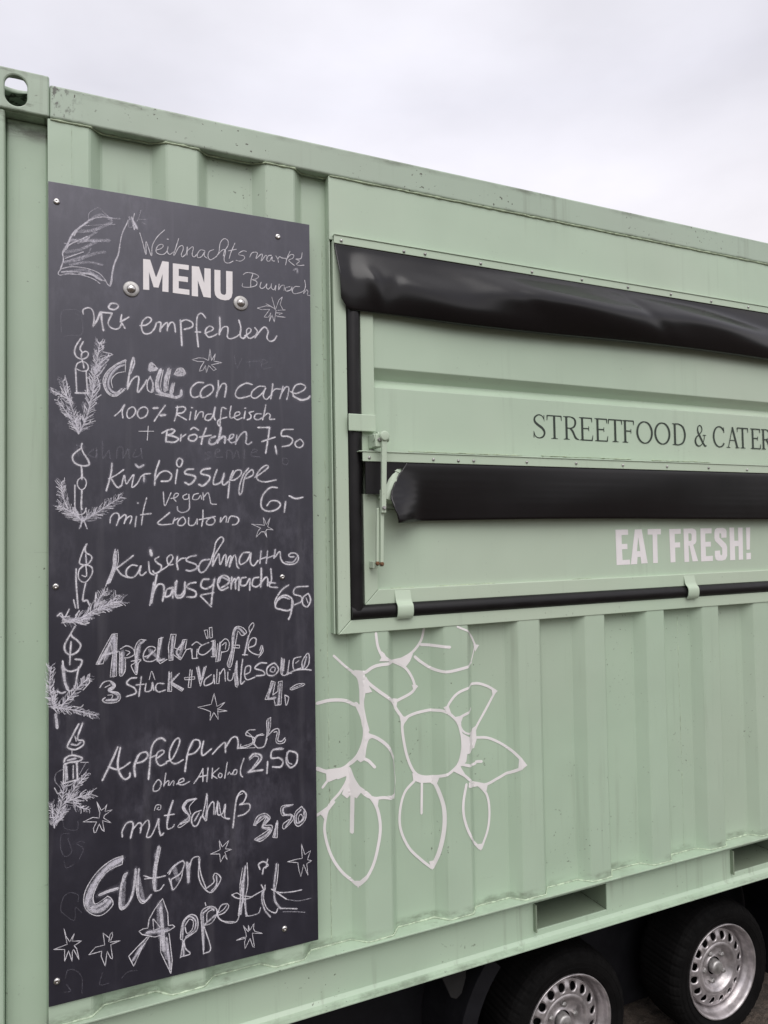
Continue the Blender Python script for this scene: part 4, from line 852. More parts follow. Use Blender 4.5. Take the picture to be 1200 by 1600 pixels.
('chalk_writing','large shaded chalk handwriting reading Guten',"""m10.77 0.1334,1.1847 0.1086,1.1766 0.0810,1.1532 0.0597,1.1256 0.0506,1.0988 0.0536,1.0790 0.0716,1.0654 0.0929,1.0702 0.1052,1.0836
m10.77 0.1303,1.1821 0.0963,1.1662 0.0688,1.1332 0.0566,1.1039
f21.54 0.1240,1.1800 0.0840,1.1558 0.0566,1.1102 0.0686,1.0756 0.1021,1.0842
f12.20 0.1394,1.1378 0.1360,1.0670
f12.20 0.1709,1.1445 0.1864,1.0689
f10.77 0.2191,1.1811 0.2154,1.0956
f14.36 0.2645,1.1354 0.2742,1.1032
b2.87 0.1365,1.1922 0.1086,1.1863 0.0780,1.1667 0.0537,1.1364 0.0431,1.1068 0.0476,1.0772 0.0685,1.0565 0.0898,1.0548 0.1113,1.0725 0.1083,1.0893 0.0991,1.0978
b2.51 0.1365,1.1922 0.1349,1.1714
b2.51 0.1349,1.1714 0.1024,1.1617 0.0809,1.1403 0.0657,1.1083 0.0686,1.0852 0.0868,1.0908 0.0991,1.0978
m8.62 0.0808,1.1050 0.1022,1.1100 0.1238,1.1119
m8.62 0.0626,1.0770 0.0807,1.0793 0.0960,1.0888
b2.87 0.0778,1.1057 0.0961,1.1113 0.1207,1.1125
m7.18 0.1457,1.1463 0.1331,1.1196 0.1299,1.0814 0.1329,1.0612 0.1485,1.0675 0.1612,1.0973 0.1678,1.1517
b2.87 0.1457,1.1463 0.1363,1.1385 0.1267,1.0788 0.1313,1.0567 0.1453,1.0617 0.1611,1.0875
m5.38 0.1757,1.1500 0.1723,1.1113 0.1769,1.0776 0.1895,1.0649 0.2056,1.0779
b2.87 0.1678,1.1517 0.1691,1.0989 0.1753,1.0714 0.1863,1.0607 0.2024,1.0720
b3.23 0.1757,1.1517 0.1739,1.1110
m8.62 0.2257,1.1981 0.2173,1.1549 0.2122,1.1128 0.2153,1.0890
b2.87 0.2305,1.1955 0.2205,1.1476 0.2154,1.1089
b3.23 0.2153,1.0857 0.2282,1.0863 0.2380,1.0975
b3.95 0.1883,1.1310 0.2123,1.1194 0.2414,1.1200
b3.23 0.1898,1.1225 0.2284,1.1194
b3.59 0.2513,1.1214 0.2612,1.1360 0.2811,1.1488 0.2911,1.1435 0.2809,1.1186 0.2561,1.1070
b3.23 0.2561,1.1070 0.2608,1.0793 0.2808,1.1018 0.2877,1.1307
b3.23 0.2608,1.0793 0.2512,1.1114
m3.59 0.2480,1.1254 0.2645,1.1421 0.2878,1.1509
m7.18 0.2977,1.1421 0.3014,1.0908
m7.18 0.3044,1.1374 0.3007,1.0909
b3.59 0.3043,1.1273 0.3112,1.1496 0.3247,1.1537 0.3315,1.1456 0.3277,1.1056 0.3377,1.0730 0.3614,1.0509 0.3857,1.0765 0.3841,1.0906 0.3721,1.0999 0.3669,1.0907 0.3685,1.0767 0.3478,1.0640
b3.23 0.3281,1.1463 0.3345,1.1042 0.3478,1.0640
m4.31 0.3755,1.0924 0.3753,1.0684 0.3614,1.0543"""),
('chalk_star','chalk star right of Guten',"""lb2.15 0.3605,1.1536 0.3761,1.1574 0.3865,1.1606 0.3833,1.1870 0.3918,1.1665 0.4104,1.1813 0.4004,1.1596 0.4179,1.1552 0.3986,1.1514 0.4003,1.1459 0.4054,1.1293 0.3968,1.1431 0.3869,1.1261 0.3847,1.1489 0.3605,1.1536"""),
('chalk_writing','large chalk letters reading Appetit, pointed like blades',"""m10.77 0.2296,1.0395 0.2326,1.0024 0.2370,0.9286
m7.90 0.1955,0.9831 0.2211,0.9803 0.2471,0.9775
m6.46 0.2437,0.9568 0.2483,0.9159 0.2529,0.8750
m5.03 0.1826,0.9519 0.1604,0.9216
f17.95 0.2280,1.0498 0.2276,0.9837 0.2466,0.9064
f14.36 0.1955,0.9815 0.2471,0.9791
f12.20 0.1890,0.9601 0.1604,0.9216
lb2.87 0.2346,1.0616 0.2150,1.0395 0.2005,1.0165 0.1971,0.9942 0.1860,0.9952 0.1749,0.9913 0.1828,0.9813 0.1986,0.9742
lb2.87 0.2346,1.0616 0.2474,1.0223 0.2488,0.9887 0.2602,0.9877 0.2651,0.9816 0.2471,0.9742 0.2373,0.9748
lb2.87 0.1954,0.9717 0.1700,0.9517 0.1495,0.9340 0.1619,0.9056 0.1826,0.9486 0.2018,0.9734
lb2.87 0.2291,0.9669 0.2289,0.9240 0.2545,0.8630 0.2580,0.8969 0.2503,0.9684
b2.87 0.1986,0.9742 0.2146,0.9677 0.2291,0.9685
lb2.51 0.2117,1.0139 0.2293,0.9867 0.2115,0.9859 0.2101,1.0142
m4.31 0.2847,0.9469 0.2883,0.9862 0.3034,0.9995 0.3184,0.9859 0.3165,0.9628 0.2930,0.9482
m5.03 0.2863,0.9398 0.2877,0.9027
b3.23 0.2794,0.8981 0.2863,0.9398 0.2797,0.9481 0.2867,0.9899 0.3068,1.0037 0.3235,0.9915 0.3232,0.9612 0.3030,0.9492 0.2896,0.9407 0.2928,0.9181 0.3043,0.9019 0.2794,0.8998
b2.87 0.2916,0.9787 0.3033,0.9927 0.3133,0.9837 0.3098,0.9643 0.2964,0.9574 0.2915,0.9754
b3.23 0.3396,0.8931 0.3351,0.9685 0.3354,1.0057 0.3576,1.0142 0.3747,1.0036 0.3746,0.9866 0.3607,0.9693 0.3402,0.9673
b3.23 0.3419,0.9635 0.3584,0.9020 0.3396,0.8931
m5.03 0.3388,1.0015 0.3397,0.9032
m5.03 0.3405,1.0011 0.3576,1.0108 0.3678,1.0017
m5.03 0.3436,0.9699 0.3711,0.9873
b2.87 0.3488,0.9755 0.3507,0.9988 0.3678,1.0051
b3.23 0.3780,0.9858 0.3954,0.9887 0.4077,1.0013 0.4043,1.0107 0.3886,1.0107 0.3798,0.9956 0.3780,0.9824 0.3917,0.9672 0.4125,0.9573 0.4301,0.9584 0.4373,0.9791 0.4413,1.0233 0.4453,1.0641
b2.87 0.3763,0.9896 0.3882,0.9697 0.4230,0.9583
m2.87 0.3815,0.9918 0.3954,0.9989 0.4025,1.0077
b2.51 0.3448,1.0273 0.3467,1.0184
m3.23 0.4550,0.9665 0.4728,0.9641 0.4909,0.9670 0.4964,0.9797
b2.87 0.4474,1.0984 0.4399,1.0548 0.4395,1.0133 0.4337,0.9730
b2.87 0.4600,1.1098 0.4612,1.0503 0.4518,1.0036 0.4585,0.9674
m7.18 0.4546,1.1004 0.4487,1.0529 0.4465,1.0048
m4.31 0.4447,1.0052 0.4408,0.9749
m4.31 0.4536,1.0102 0.4550,0.9717
b3.23 0.4167,1.0321 0.4307,1.0204 0.4590,1.0124 0.4806,1.0182 0.5061,1.0267
b2.87 0.4167,1.0321 0.4308,1.0342 0.4449,1.0242 0.4734,1.0145
b3.23 0.5061,1.0267 0.5057,0.9987 0.5164,0.9717 0.5382,0.9562 0.5457,0.9669
m4.31 0.5024,1.0240 0.5003,0.9999 0.5090,0.9699 0.5234,0.9490
b4.31 0.4990,1.0423 0.5079,1.0246 0.5098,1.0382
b4.31 0.4958,1.0851 0.4923,1.0998 0.5069,1.1040 0.5196,1.0909 0.5067,1.0864 0.5029,1.0713
b3.23 0.5180,1.1088 0.5122,1.0853
m5.74 0.5435,1.0896 0.5375,1.0483 0.5353,1.0169 0.5386,0.9879 0.5531,0.9652
b2.87 0.5491,1.0885 0.5448,1.0468 0.5390,1.0197
b3.59 0.5531,0.9652 0.5754,0.9602 0.6009,0.9534
b3.23 0.5280,1.0238 0.5500,1.0102 0.5872,1.0040 0.6156,1.0033
b3.23 0.5426,1.0118 0.5701,0.9874
f3.23 0.5720,0.9859 0.6057,0.9749 0.6439,0.9737
f3.23 0.5604,0.9547 0.5903,0.9480 0.6243,0.9385"""),
('chalk_star','chalk star above the last letter of Appetit',"""lb2.15 0.5752,1.0904 0.6035,1.0920 0.6187,1.0908 0.6166,1.1327 0.6265,1.1001 0.6439,1.1083 0.6339,1.0842 0.6473,1.0790 0.6319,1.0737 0.6352,1.0395 0.6223,1.0738 0.6142,1.0402 0.6087,1.0586 0.6053,1.0816 0.5752,1.0904"""),
('chalk_star','chalk star at the lower left corner with four points below',"""lb2.15 -0.0261,0.9953 0.0001,0.9998 0.0045,1.0003 -0.0028,1.0413 0.0016,1.0214 0.0103,1.0051 0.0207,1.0231 0.0153,1.0055 0.0378,1.0007 0.0206,0.9932 0.0265,0.9838 0.0318,0.9557 0.0191,0.9841 0.0162,0.9801 0.0156,0.9557 0.0074,0.9839 -0.0014,0.9600 -0.0014,0.9892 -0.0261,0.9953"""),
('chalk_star','chalk star shaped like a leaping figure left of Appetit',"""lb2.15 0.0547,0.9616 0.0698,0.9763 0.0920,0.9767 0.0881,1.0077 0.1018,0.9926
lb2.15 0.1017,0.9829 0.1049,0.9999 0.1104,1.0043 0.1110,0.9952 0.1063,0.9850
lb2.15 0.1048,0.9806 0.1294,0.9785 0.1063,0.9738 0.1108,0.9373 0.1062,0.9401 0.0977,0.9599 0.0930,0.9233 0.0834,0.9506 0.0849,0.9630 0.0547,0.9616"""),
('chalk_star','chalk star under Appetit',"""lb2.15 0.4289,0.9069 0.4437,0.9102 0.4561,0.9090 0.4545,0.9215 0.4476,0.9422 0.4616,0.9215 0.4618,0.9406 0.4652,0.9242 0.4780,0.9413 0.4760,0.9268 0.4795,0.9190 0.5011,0.9080 0.4723,0.9155 0.4783,0.8758 0.4737,0.8787 0.4661,0.9031 0.4523,0.8781 0.4507,0.8965 0.4543,0.9060 0.4289,0.9069"""),
('chalk_candle','chalk lantern with a pointed flame beside Apfelpunsch',"""b5.03 0.0322,1.5431 0.0187,1.5174 0.0068,1.4933 0.0082,1.4851 0.0246,1.4797 0.0425,1.4885 0.0426,1.4998 0.0291,1.5064 0.0412,1.5436
b2.87 0.0231,1.5136 0.0261,1.5004
m5.03 0.0157,1.4937 0.0276,1.4905 0.0366,1.4958
b1.44 0.0162,1.4824 0.0162,1.4680
b6.10 -0.0022,1.4530 0.0023,1.4619 0.0171,1.4662 0.0395,1.4567 0.0335,1.4495 0.0126,1.4492 -0.0007,1.4464
m5.03 0.0067,1.4549 0.0245,1.4572
lb3.59 -0.0022,1.4434 -0.0037,1.3990
b2.87 0.0022,1.4427 0.0007,1.4015
m5.03 0.0037,1.4393 0.0051,1.4072
b3.59 0.0191,1.4403 0.0191,1.4083
b5.03 0.0275,1.4455 0.0289,1.4035
b4.31 -0.0052,1.3986 0.0125,1.4013 0.0304,1.4033
m2.51 0.0545,1.4432 0.0364,1.4458
f2.51 0.0485,1.4425 0.0334,1.4157
f2.87 -0.0051,1.4342 -0.0198,1.4269 -0.0227,1.4083 -0.0111,1.3906"""),
('chalk_twig','chalk fir twigs under the lantern',"""T0.0251 m2.51 -0.0243,1.2946 -0.0082,1.3520 -0.0023,1.3924
T0.0287 m2.87 -0.0038,1.3481 0.0213,1.3567 0.0603,1.3632
T0.0215 m2.51 -0.0023,1.3478 0.0244,1.3850 0.0514,1.4130
T0.0215 m2.51 0.0154,1.3577 0.0302,1.3360 0.0512,1.3261
lb2.87 -0.0242,1.3911 -0.0169,1.3756 -0.0082,1.3774
T0.0179 m2.87 -0.0252,1.2932 -0.0281,1.3268 -0.0301,1.3525
T0.0215 m2.87 -0.0199,1.2970 -0.0112,1.3176 0.0021,1.3344
m3.59 -0.0243,1.2930 -0.0228,1.3070
m3.23 -0.0023,1.3924 0.0125,1.3933 0.0334,1.4061"""),
('chalk_residue','barely visible wiped chalk traces',"""g2.51 -0.0053,1.3071 0.0005,1.2870 0.0271,1.2790 0.0302,1.3008
g2.87 0.0093,1.2727 -0.0083,1.2727 -0.0098,1.2382 0.0004,1.2173 0.0152,1.2271 0.0064,1.2605
g2.51 0.0450,1.2437 0.0360,1.2486 0.0271,1.2439 0.0419,1.2283 0.0329,1.2045
g2.51 -0.0071,1.1083 -0.0027,1.1200 0.0120,1.1262 0.0298,1.1161 0.0297,1.1002
g2.51 -0.0085,1.1055 -0.0100,1.0870 -0.0027,1.0759 0.0208,1.0547 0.0238,1.0857 0.0386,1.0697
g2.51 -0.0025,1.2052 0.0033,1.1882 0.0210,1.1941
g2.87 -0.0066,2.5442 -0.0080,2.5872 0.0026,2.6051 0.0360,2.6056 0.0420,2.5827 0.0420,2.5458 0.0145,2.5396 -0.0006,2.5348
g2.51 0.0268,2.5978 0.0390,2.5891 0.0268,2.5811
g4.31 0.0291,2.2580 0.0336,2.2250
g4.31 0.0291,2.2546 0.0505,2.2521 0.0352,2.2383 0.0534,2.2222
g4.31 0.0689,2.2461 0.0565,2.2323 0.0750,2.2262 0.0766,2.2497 0.0750,2.2229
g4.31 0.0906,2.2670 0.0921,2.2234 0.1062,2.2440 0.1093,2.2239
g4.31 0.1250,2.2244 0.1283,2.2515 0.1410,2.2520 0.1409,2.2248 0.1537,2.2490 0.1568,2.2253
g4.31 0.1730,2.2497 0.1665,2.2290 0.1859,2.2364 0.1860,2.2536 0.1891,2.2262
g4.31 0.3681,2.2493 0.3541,2.2453 0.3680,2.2351 0.3540,2.2275
g4.31 0.3822,2.2462 0.3964,2.2538 0.3858,2.2570 0.3821,2.2355 0.4033,2.2361
g4.31 0.4140,2.2328 0.4160,2.2545 0.4285,2.2513 0.4319,2.2334 0.4429,2.2554 0.4500,2.2339
g4.31 0.4648,2.2598 0.4645,2.2343
g4.31 0.4866,2.2496 0.5015,2.2574 0.4904,2.2607 0.4829,2.2422 0.5087,2.2393
g3.59 0.5764,2.2376 0.5917,2.2343 0.5876,2.2194 0.5762,2.2228 0.5764,2.2376
g2.51 -0.0000,0.9183 0.0058,0.9356 0.0235,0.9310 0.0382,0.9083 0.0381,0.8704
g2.51 -0.0030,0.8847 0.0116,0.8839 0.0029,0.9019
g3.23 0.0863,0.9084 0.0801,0.8813 0.1014,0.8788
g2.87 0.1321,0.8836 0.1477,0.8956 0.1697,0.8932
g3.59 0.4384,2.5239 0.4453,2.4917 0.4601,2.5185
g3.59 0.4821,2.5167 0.4819,2.4910
g3.59 0.4710,2.5084 0.5118,2.5156
g3.59 0.5154,2.5048 0.5343,2.5138 0.5193,2.5200 0.5190,2.4940 0.5454,2.4999"""),
]
MENU_GLYPHS = [[[(0.1945,2.7658),(0.2126,2.7663),(0.2267,2.7216),(0.2287,2.7218),(0.2443,2.7671),(0.2612,2.7670),(0.2599,2.6833),(0.2438,2.6833),(0.2448,2.7311),(0.2338,2.6923),(0.2212,2.6921),(0.2095,2.7322),(0.2099,2.6829),(0.1941,2.6823)]],
[[(0.2720,2.7650),(0.3148,2.7657),(0.3144,2.7520),(0.2876,2.7519),(0.2874,2.7319),(0.3121,2.7320),(0.3120,2.7177),(0.2873,2.7177),(0.2872,2.6974),(0.3160,2.6971),(0.3159,2.6824),(0.2714,2.6829)]],
[[(0.3228,2.7647),(0.3426,2.7653),(0.3563,2.7217),(0.3573,2.7634),(0.3746,2.7640),(0.3743,2.6817),(0.3542,2.6818),(0.3388,2.7266),(0.3392,2.6810),(0.3221,2.6807)]],
[[(0.3849,2.7629),(0.4017,2.7634),(0.4012,2.7058),(0.4025,2.6979),(0.4075,2.6949),(0.4126,2.6948),(0.4162,2.6978),(0.4170,2.7041),(0.4175,2.7638),(0.4356,2.7645),(0.4350,2.7027),(0.4320,2.6895),(0.4247,2.6820),(0.4139,2.6793),(0.4010,2.6803),(0.3914,2.6845),(0.3861,2.6922),(0.3844,2.7036)]]]
FRESH_GLYPHS = [[[(1.8167,2.0168),(1.8756,2.0169),(1.8759,1.9975),(1.8448,1.9971),(1.8446,1.9646),(1.8707,1.9649),(1.8710,1.9455),(1.8449,1.9453),(1.8465,1.9066),(1.8806,1.9072),(1.8810,1.8893),(1.8181,1.8890)]],
[[(1.9080,2.0165),(1.9407,2.0170),(1.9658,1.8914),(1.9349,1.8908),(1.9317,1.9159),(1.9174,1.9155),(1.9144,1.8898),(1.8840,1.8892)],[(1.9232,1.9882),(1.9152,1.9367),(1.9305,1.9371)]],
[[(1.9697,2.0174),(2.0346,2.0175),(2.0338,1.9968),(2.0159,1.9970),(2.0148,1.8907),(1.9918,1.8906),(1.9928,1.9965),(1.9689,1.9969)]],
[[(2.0761,2.0162),(2.1345,2.0164),(2.1348,1.9977),(2.1033,1.9974),(2.1030,1.9652),(2.1291,1.9655),(2.1294,1.9461),(2.1033,1.9458),(2.1032,1.8912),(2.0784,1.8903)]],
[[(2.1487,2.0170),(2.1951,2.0173),(2.2094,2.0131),(2.2146,2.0048),(2.2142,1.9696),(2.2081,1.9591),(2.1968,1.9544),(2.2197,1.8917),(2.1907,1.8910),(2.1767,1.9515),(2.1723,1.9516),(2.1730,1.8907),(2.1488,1.8898)],[(2.1732,1.9988),(2.1843,1.9987),(2.1896,1.9937),(2.1888,1.9741),(2.1853,1.9701),(2.1731,1.9695)]],
[[(2.2364,2.0169),(2.2965,2.0170),(2.2956,1.9971),(2.2615,1.9968),(2.2612,1.9646),(2.2896,1.9649),(2.2899,1.9459),(2.2615,1.9457),(2.2621,1.9094),(2.2986,1.9101),(2.2977,1.8902),(2.2353,1.8896)]],
[[(2.3107,2.0011),(2.3147,2.0119),(2.3253,2.0176),(2.3578,2.0181),(2.3716,2.0137),(2.3771,2.0044),(2.3759,1.9793),(2.3467,1.9789),(2.3474,1.9939),(2.3406,1.9982),(2.3370,1.9941),(2.3375,1.9799),(2.3724,1.9542),(2.3776,1.9415),(2.3761,1.9080),(2.3672,1.8940),(2.3484,1.8896),(2.3253,1.8903),(2.3129,1.8956),(2.3089,1.9098),(2.3098,1.9289),(2.3386,1.9298),(2.3391,1.9148),(2.3435,1.9097),(2.3496,1.9146),(2.3495,1.9396),(2.3138,1.9670),(2.3097,1.9787)]],
[[(2.3930,2.0185),(2.4190,2.0183),(2.4189,1.9659),(2.4403,1.9664),(2.4404,2.0180),(2.4667,2.0178),(2.4642,1.8904),(2.4391,1.8903),(2.4405,1.9444),(2.4202,1.9439),(2.4200,1.8900),(2.3917,1.8900)]],
[[(2.4860,2.0176),(2.5103,2.0182),(2.5036,1.9294),(2.4854,1.9289)]],
[[(2.4835,1.9162),(2.5090,1.9164),(2.5077,1.8909),(2.4822,1.8899)]]]
FLOWER_STROKES = """6.0 0.7383,1.6508 0.7769,1.6140 0.7948,1.5992
9.0 0.7948,1.5992 0.8090,1.5818 0.8139,1.5488 0.8143,1.5187 0.8158,1.4765 0.8200,1.4377 0.8289,1.4185
7.2 0.8621,1.7130 0.8681,1.6728 0.8836,1.6378
8.4 0.8248,1.5985 0.8617,1.6152 0.9314,1.6181 0.9854,1.6239
7.2 1.0446,1.7120 1.0330,1.6743 1.0035,1.6415 0.9641,1.6225 0.9314,1.6181 0.8971,1.6336 0.8799,1.6534
7.8 1.0327,1.6615 1.0715,1.6571 1.1175,1.6513
5.4 1.1464,1.7142 1.2081,1.6852 1.2315,1.6475
3.0 1.2315,1.6475 1.2229,1.6137 1.2146,1.5893
7.8 1.2146,1.5893 1.1581,1.5791 1.1062,1.5743 1.0707,1.5825 1.0316,1.6072 1.0104,1.6250
7.2 0.9314,1.6181 0.9742,1.5951 0.9984,1.5624 1.0105,1.5295
7.8 1.0142,1.5316 0.9938,1.5122 0.9441,1.4935
8.4 0.8245,1.5822 0.8342,1.5673 0.8670,1.5396 0.9262,1.4947 0.9436,1.4672 0.9640,1.4385
8.4 0.6837,1.5147 0.7234,1.5193 0.7687,1.5144 0.7985,1.5004
8.4 0.8009,1.5055 0.8147,1.4673 0.8211,1.4225 0.8145,1.3800 0.7989,1.3420 0.7720,1.3160 0.7330,1.3079 0.7074,1.3117 0.6810,1.3245
5.4 0.8225,1.5430 0.8165,1.5068 0.8225,1.4645 0.8330,1.4240
8.4 0.8314,1.4121 0.8644,1.3958 0.8975,1.3671 0.9264,1.3219
3.6 0.9264,1.3219 0.9338,1.2502 0.9260,1.2047
7.8 0.9260,1.2047 0.8812,1.2176 0.8479,1.2212 0.8165,1.2392 0.7932,1.2750 0.7818,1.3098
6.6 0.8512,1.4054 0.8312,1.4001 0.8216,1.3743 0.8171,1.3471
7.8 0.8107,1.3446 0.8301,1.3358 0.8516,1.3128
7.2 0.7784,1.3042 0.7746,1.2746 0.7513,1.2421 0.7187,1.2116 0.7040,1.1666 0.7034,1.1252 0.7215,1.0625 0.7541,1.0085 0.7967,0.9668
8.4 0.8001,0.9674 0.8377,1.0183 0.8572,1.0742 0.8663,1.1326 0.8573,1.1884 0.8348,1.2282 0.8073,1.2528 0.7838,1.2676
8.4 0.7895,1.2444 0.7863,1.1205
7.2 0.6790,1.1875 0.7122,1.2038 0.7316,1.2184
7.2 0.6809,1.3216 0.7201,1.3039
6.6 0.7199,1.2902 0.6972,1.2657
7.2 0.7456,1.2862 0.7749,1.2926
7.8 0.9674,1.4331 1.0067,1.4474 1.0687,1.4524 1.1033,1.4472 1.1393,1.4143 1.1532,1.3742 1.1559,1.3291 1.1437,1.2861 1.1211,1.2640 1.0800,1.2455 1.0383,1.2449 1.0029,1.2635 0.9791,1.3122 0.9662,1.3704 0.9621,1.4149 0.9674,1.4331
7.2 1.1034,1.4535 1.1113,1.4749 1.1489,1.5061 1.2237,1.5198 1.2701,1.5086 1.3075,1.4874
7.2 1.3075,1.4874 1.2681,1.4304 1.2294,1.3755 1.2242,1.3512
7.2 1.1433,1.4234 1.1621,1.4308 1.2035,1.4436
5.4 1.1504,1.4129 1.1522,1.3935 1.1719,1.3731 1.2237,1.3630
7.2 1.2271,1.3442 1.2813,1.3339 1.3486,1.2949 1.3942,1.2422
7.8 1.3942,1.2402 1.3521,1.2152 1.3014,1.1971 1.2619,1.1867 1.2195,1.1946 1.1649,1.2383 1.1394,1.2612
7.8 1.1547,1.2769 1.2173,1.2590 1.2267,1.2655 1.2483,1.2631
7.8 1.1680,1.2123 1.1555,1.1570 1.1580,1.1057 1.1826,1.0440 1.2336,0.9854
7.2 1.2397,0.9842 1.2660,1.0414 1.2737,1.0992 1.2650,1.1533 1.2348,1.1896
7.2 1.0024,1.2396 0.9665,1.2077 0.9493,1.1545 0.9503,1.0984 0.9771,1.0375 1.0187,0.9920 1.0553,0.9596
8.4 1.0589,0.9588 1.0767,1.0111 1.0892,1.0826 1.0901,1.1458 1.0795,1.1946 1.0664,1.2310
7.2 1.0272,1.2295 1.0238,1.1342"""
FLOWER_PATCHES = [[(0.7983,1.6036),(0.8235,1.6022),(0.8238,1.5792),(0.8456,1.5394),(0.8184,1.5371),(0.8116,1.5245),(0.8102,1.5729)],
[(0.8720,1.6284),(0.8879,1.6515),(0.9024,1.6257)],
[(0.9360,1.6199),(1.0034,1.6351),(0.9923,1.6125),(0.9756,1.5950)],
[(0.9083,1.5071),(0.9477,1.4994),(0.9423,1.4724),(0.9259,1.4867)],
[(0.8113,1.5064),(0.8037,1.4984),(0.7970,1.5052),(0.8112,1.4881)],
[(0.8184,1.4616),(0.8218,1.4284),(0.8446,1.4074),(0.8259,1.3978),(0.8167,1.4043)],
[(0.7989,1.3408),(0.8126,1.3737),(0.8223,1.3429),(0.8092,1.3312)],
[(0.7113,1.3141),(0.7818,1.3128),(0.7876,1.2803),(0.8081,1.2440),(0.7974,1.2245),(0.7857,1.2317),(0.7738,1.2235),(0.7578,1.2381),(0.7753,1.2745),(0.7749,1.2914),(0.7197,1.2782),(0.7121,1.2842)],
[(0.6904,1.1879),(0.7187,1.2087),(0.7380,1.2174),(0.7152,1.1943),(0.7053,1.1664),(0.6960,1.1828)],
[(0.8316,1.2317),(0.8625,1.2176),(0.8574,1.1914)],
[(0.9536,1.4460),(0.9852,1.4373),(0.9693,1.4203),(0.9633,1.4022)],
[(1.0938,1.4629),(1.1075,1.4703),(1.1192,1.4371),(1.1033,1.4453)],
[(1.1249,1.4288),(1.1621,1.4308),(1.1479,1.4004)],
[(1.1504,1.3778),(1.1828,1.3576),(1.2264,1.3791),(1.2284,1.3361),(1.2186,1.3112),(1.1740,1.3074),(1.1698,1.2856),(1.1358,1.2650),(1.1557,1.3227)],
[(1.1400,1.2853),(1.1225,1.2606),(1.1722,1.2308),(1.1507,1.2660)],
[(1.1793,1.2157),(1.2682,1.1870),(1.2613,1.1637),(1.2347,1.1856),(1.2155,1.1860),(1.1775,1.2012)],
[(1.3748,1.2613),(1.4022,1.2391),(1.3718,1.2243)],
[(1.2247,1.0001),(1.2509,0.9984),(1.2372,0.9775)],
[(0.9958,1.2626),(1.0312,1.2466),(1.0801,1.2468),(1.0699,1.2138),(1.0560,1.2251),(1.0236,1.2288),(0.9989,1.2402)],
[(1.0471,0.9801),(1.0676,0.9812),(1.0573,0.9516)],
[(0.7926,0.9779),(0.8077,0.9809),(0.7990,0.9582)],
[(1.2918,1.4944),(1.3154,1.4866),(1.2967,1.4705)],
[(1.2253,1.6480),(1.2469,1.6437),(1.2309,1.6230)],
[(0.9979,1.5384),(1.0199,1.5311),(1.0046,1.5174)],
[(0.8914,1.2220),(0.9326,1.2122),(0.9259,1.1985)]]
SERIF = [('S', 1.4664, 1.5219), ('T', 1.5246, 1.5903), ('R', 1.5949, 1.6622), ('E', 1.6631, 1.7271), ('E', 1.7319, 1.7954), ('T', 1.7954, 1.8621), ('F', 1.8601, 1.9211), ('O', 1.9293, 2.0084), ('O', 2.0169, 2.096), ('D', 2.1058, 2.176), ('&', 2.2184, 2.2922), ('C', 2.3187, 2.3853), ('A', 2.3959, 2.4604), ('T', 2.452, 2.5163), ('E', 2.5261, 2.5881), ('R', 2.5893, 2.6537)]
STRIP1_SCREWS = [(0.7644,2.9025),(0.9747,2.9007),(1.0495,2.9037),(1.2564,2.9022),(1.4609,2.9025),(1.6747,2.9044),(1.8861,2.9041),(2.0962,2.9042),(2.3067,2.9026),(2.5128,2.9040)]
STRIP2_SCREWS = [(0.8376,2.2447),(1.0555,2.2451),(1.1454,2.2436),(1.2023,2.2452),(1.4082,2.2467),(1.6132,2.2478),(1.8213,2.2464),(2.0317,2.2470),(2.2432,2.2473),(2.4511,2.2447)]
BOARD_SCREWS = [(-0.0174,2.8850),(0.5691,2.8858),(-0.0207,1.8940),(0.5702,1.8954),(-0.0189,0.9155),(0.5645,0.9060)]
BOARD_BOLTS = [(0.1637,2.6791),(0.4581,2.6762)]

# ---------------------------------------------------------------- setting
g = MB(); g.add([(-150, -150, 0), (150, -150, 0), (150, 150, 0), (-150, 150, 0)], [(0, 1, 2, 3)])
go = g.build('ground', ground_mat()); go['kind'] = 'structure'
go['label'] = 'brown packed dirt ground under the trailer'

# ---------------------------------------------------------------- the container
Z = lambda z: z+ZC
BOX = thing('food_container', (-.212, 0, Z(-1.372)), 'pale green corrugated container food stall with closed hatch and white flower decal', 'food container')
XL, XR, DEPTH = -.212, 5.848, 2.44
def corr_y(x):
    k = (x-.062) % .2805
    if k < .030: return .036*k/.030
    if k < .1585: return .036
    if k < .1965: return .036*(1-(k-.1585)/.038)
    return 0.
def corr_xs(x0, x1):
    xs = {x0, x1}; k = math.floor((x0-.062)/.2805)
    while .062+.2805*k < x1+.3:
        for d in (0, .030, .1585, .1965):
            for e_ in (-.003, .003):
                x = .062+.2805*k+d+e_
                if x0 < x < x1: xs.add(x)
        k += 1
    return sorted(xs)
def corr_panel(mb, x0, x1, z0, z1, flat_until=None):
    xs = corr_xs(x0, x1); nz_ = max(2, int((z1-z0)/.12)); vs = []
    for x in xs:
        y = corr_y(x) if not (flat_until and x < flat_until) else 0.
        for j in range(nz_+1):
            z = z0+(z1-z0)*j/nz_
            vs.append((x, y+.0016*mnoise.noise(Vector((x*2.3, z*2.1, 4))), z))
    n = nz_+1
    mb.add(vs, [(i*n+j, (i+1)*n+j, (i+1)*n+j+1, i*n+j+1) for i in range(len(xs)-1) for j in range(nz_)])
HX0, HX1 = .731, 3.72        # hatch and fascia span
p = MB()
corr_panel(p, -.038, HX0+.03, Z(-1.2045), Z(1.096), .03)
corr_panel(p, HX0+.03, HX1-.01, Z(-1.2045), Z(-.27))
corr_panel(p, HX1-.01, XR-.17, Z(-1.2045), Z(1.096))
p.box(-.0385, -.0355, .0008, .05, Z(-1.203), Z(1.094))
side = p.build('side_panel', GREEN_SIDE, BOX)
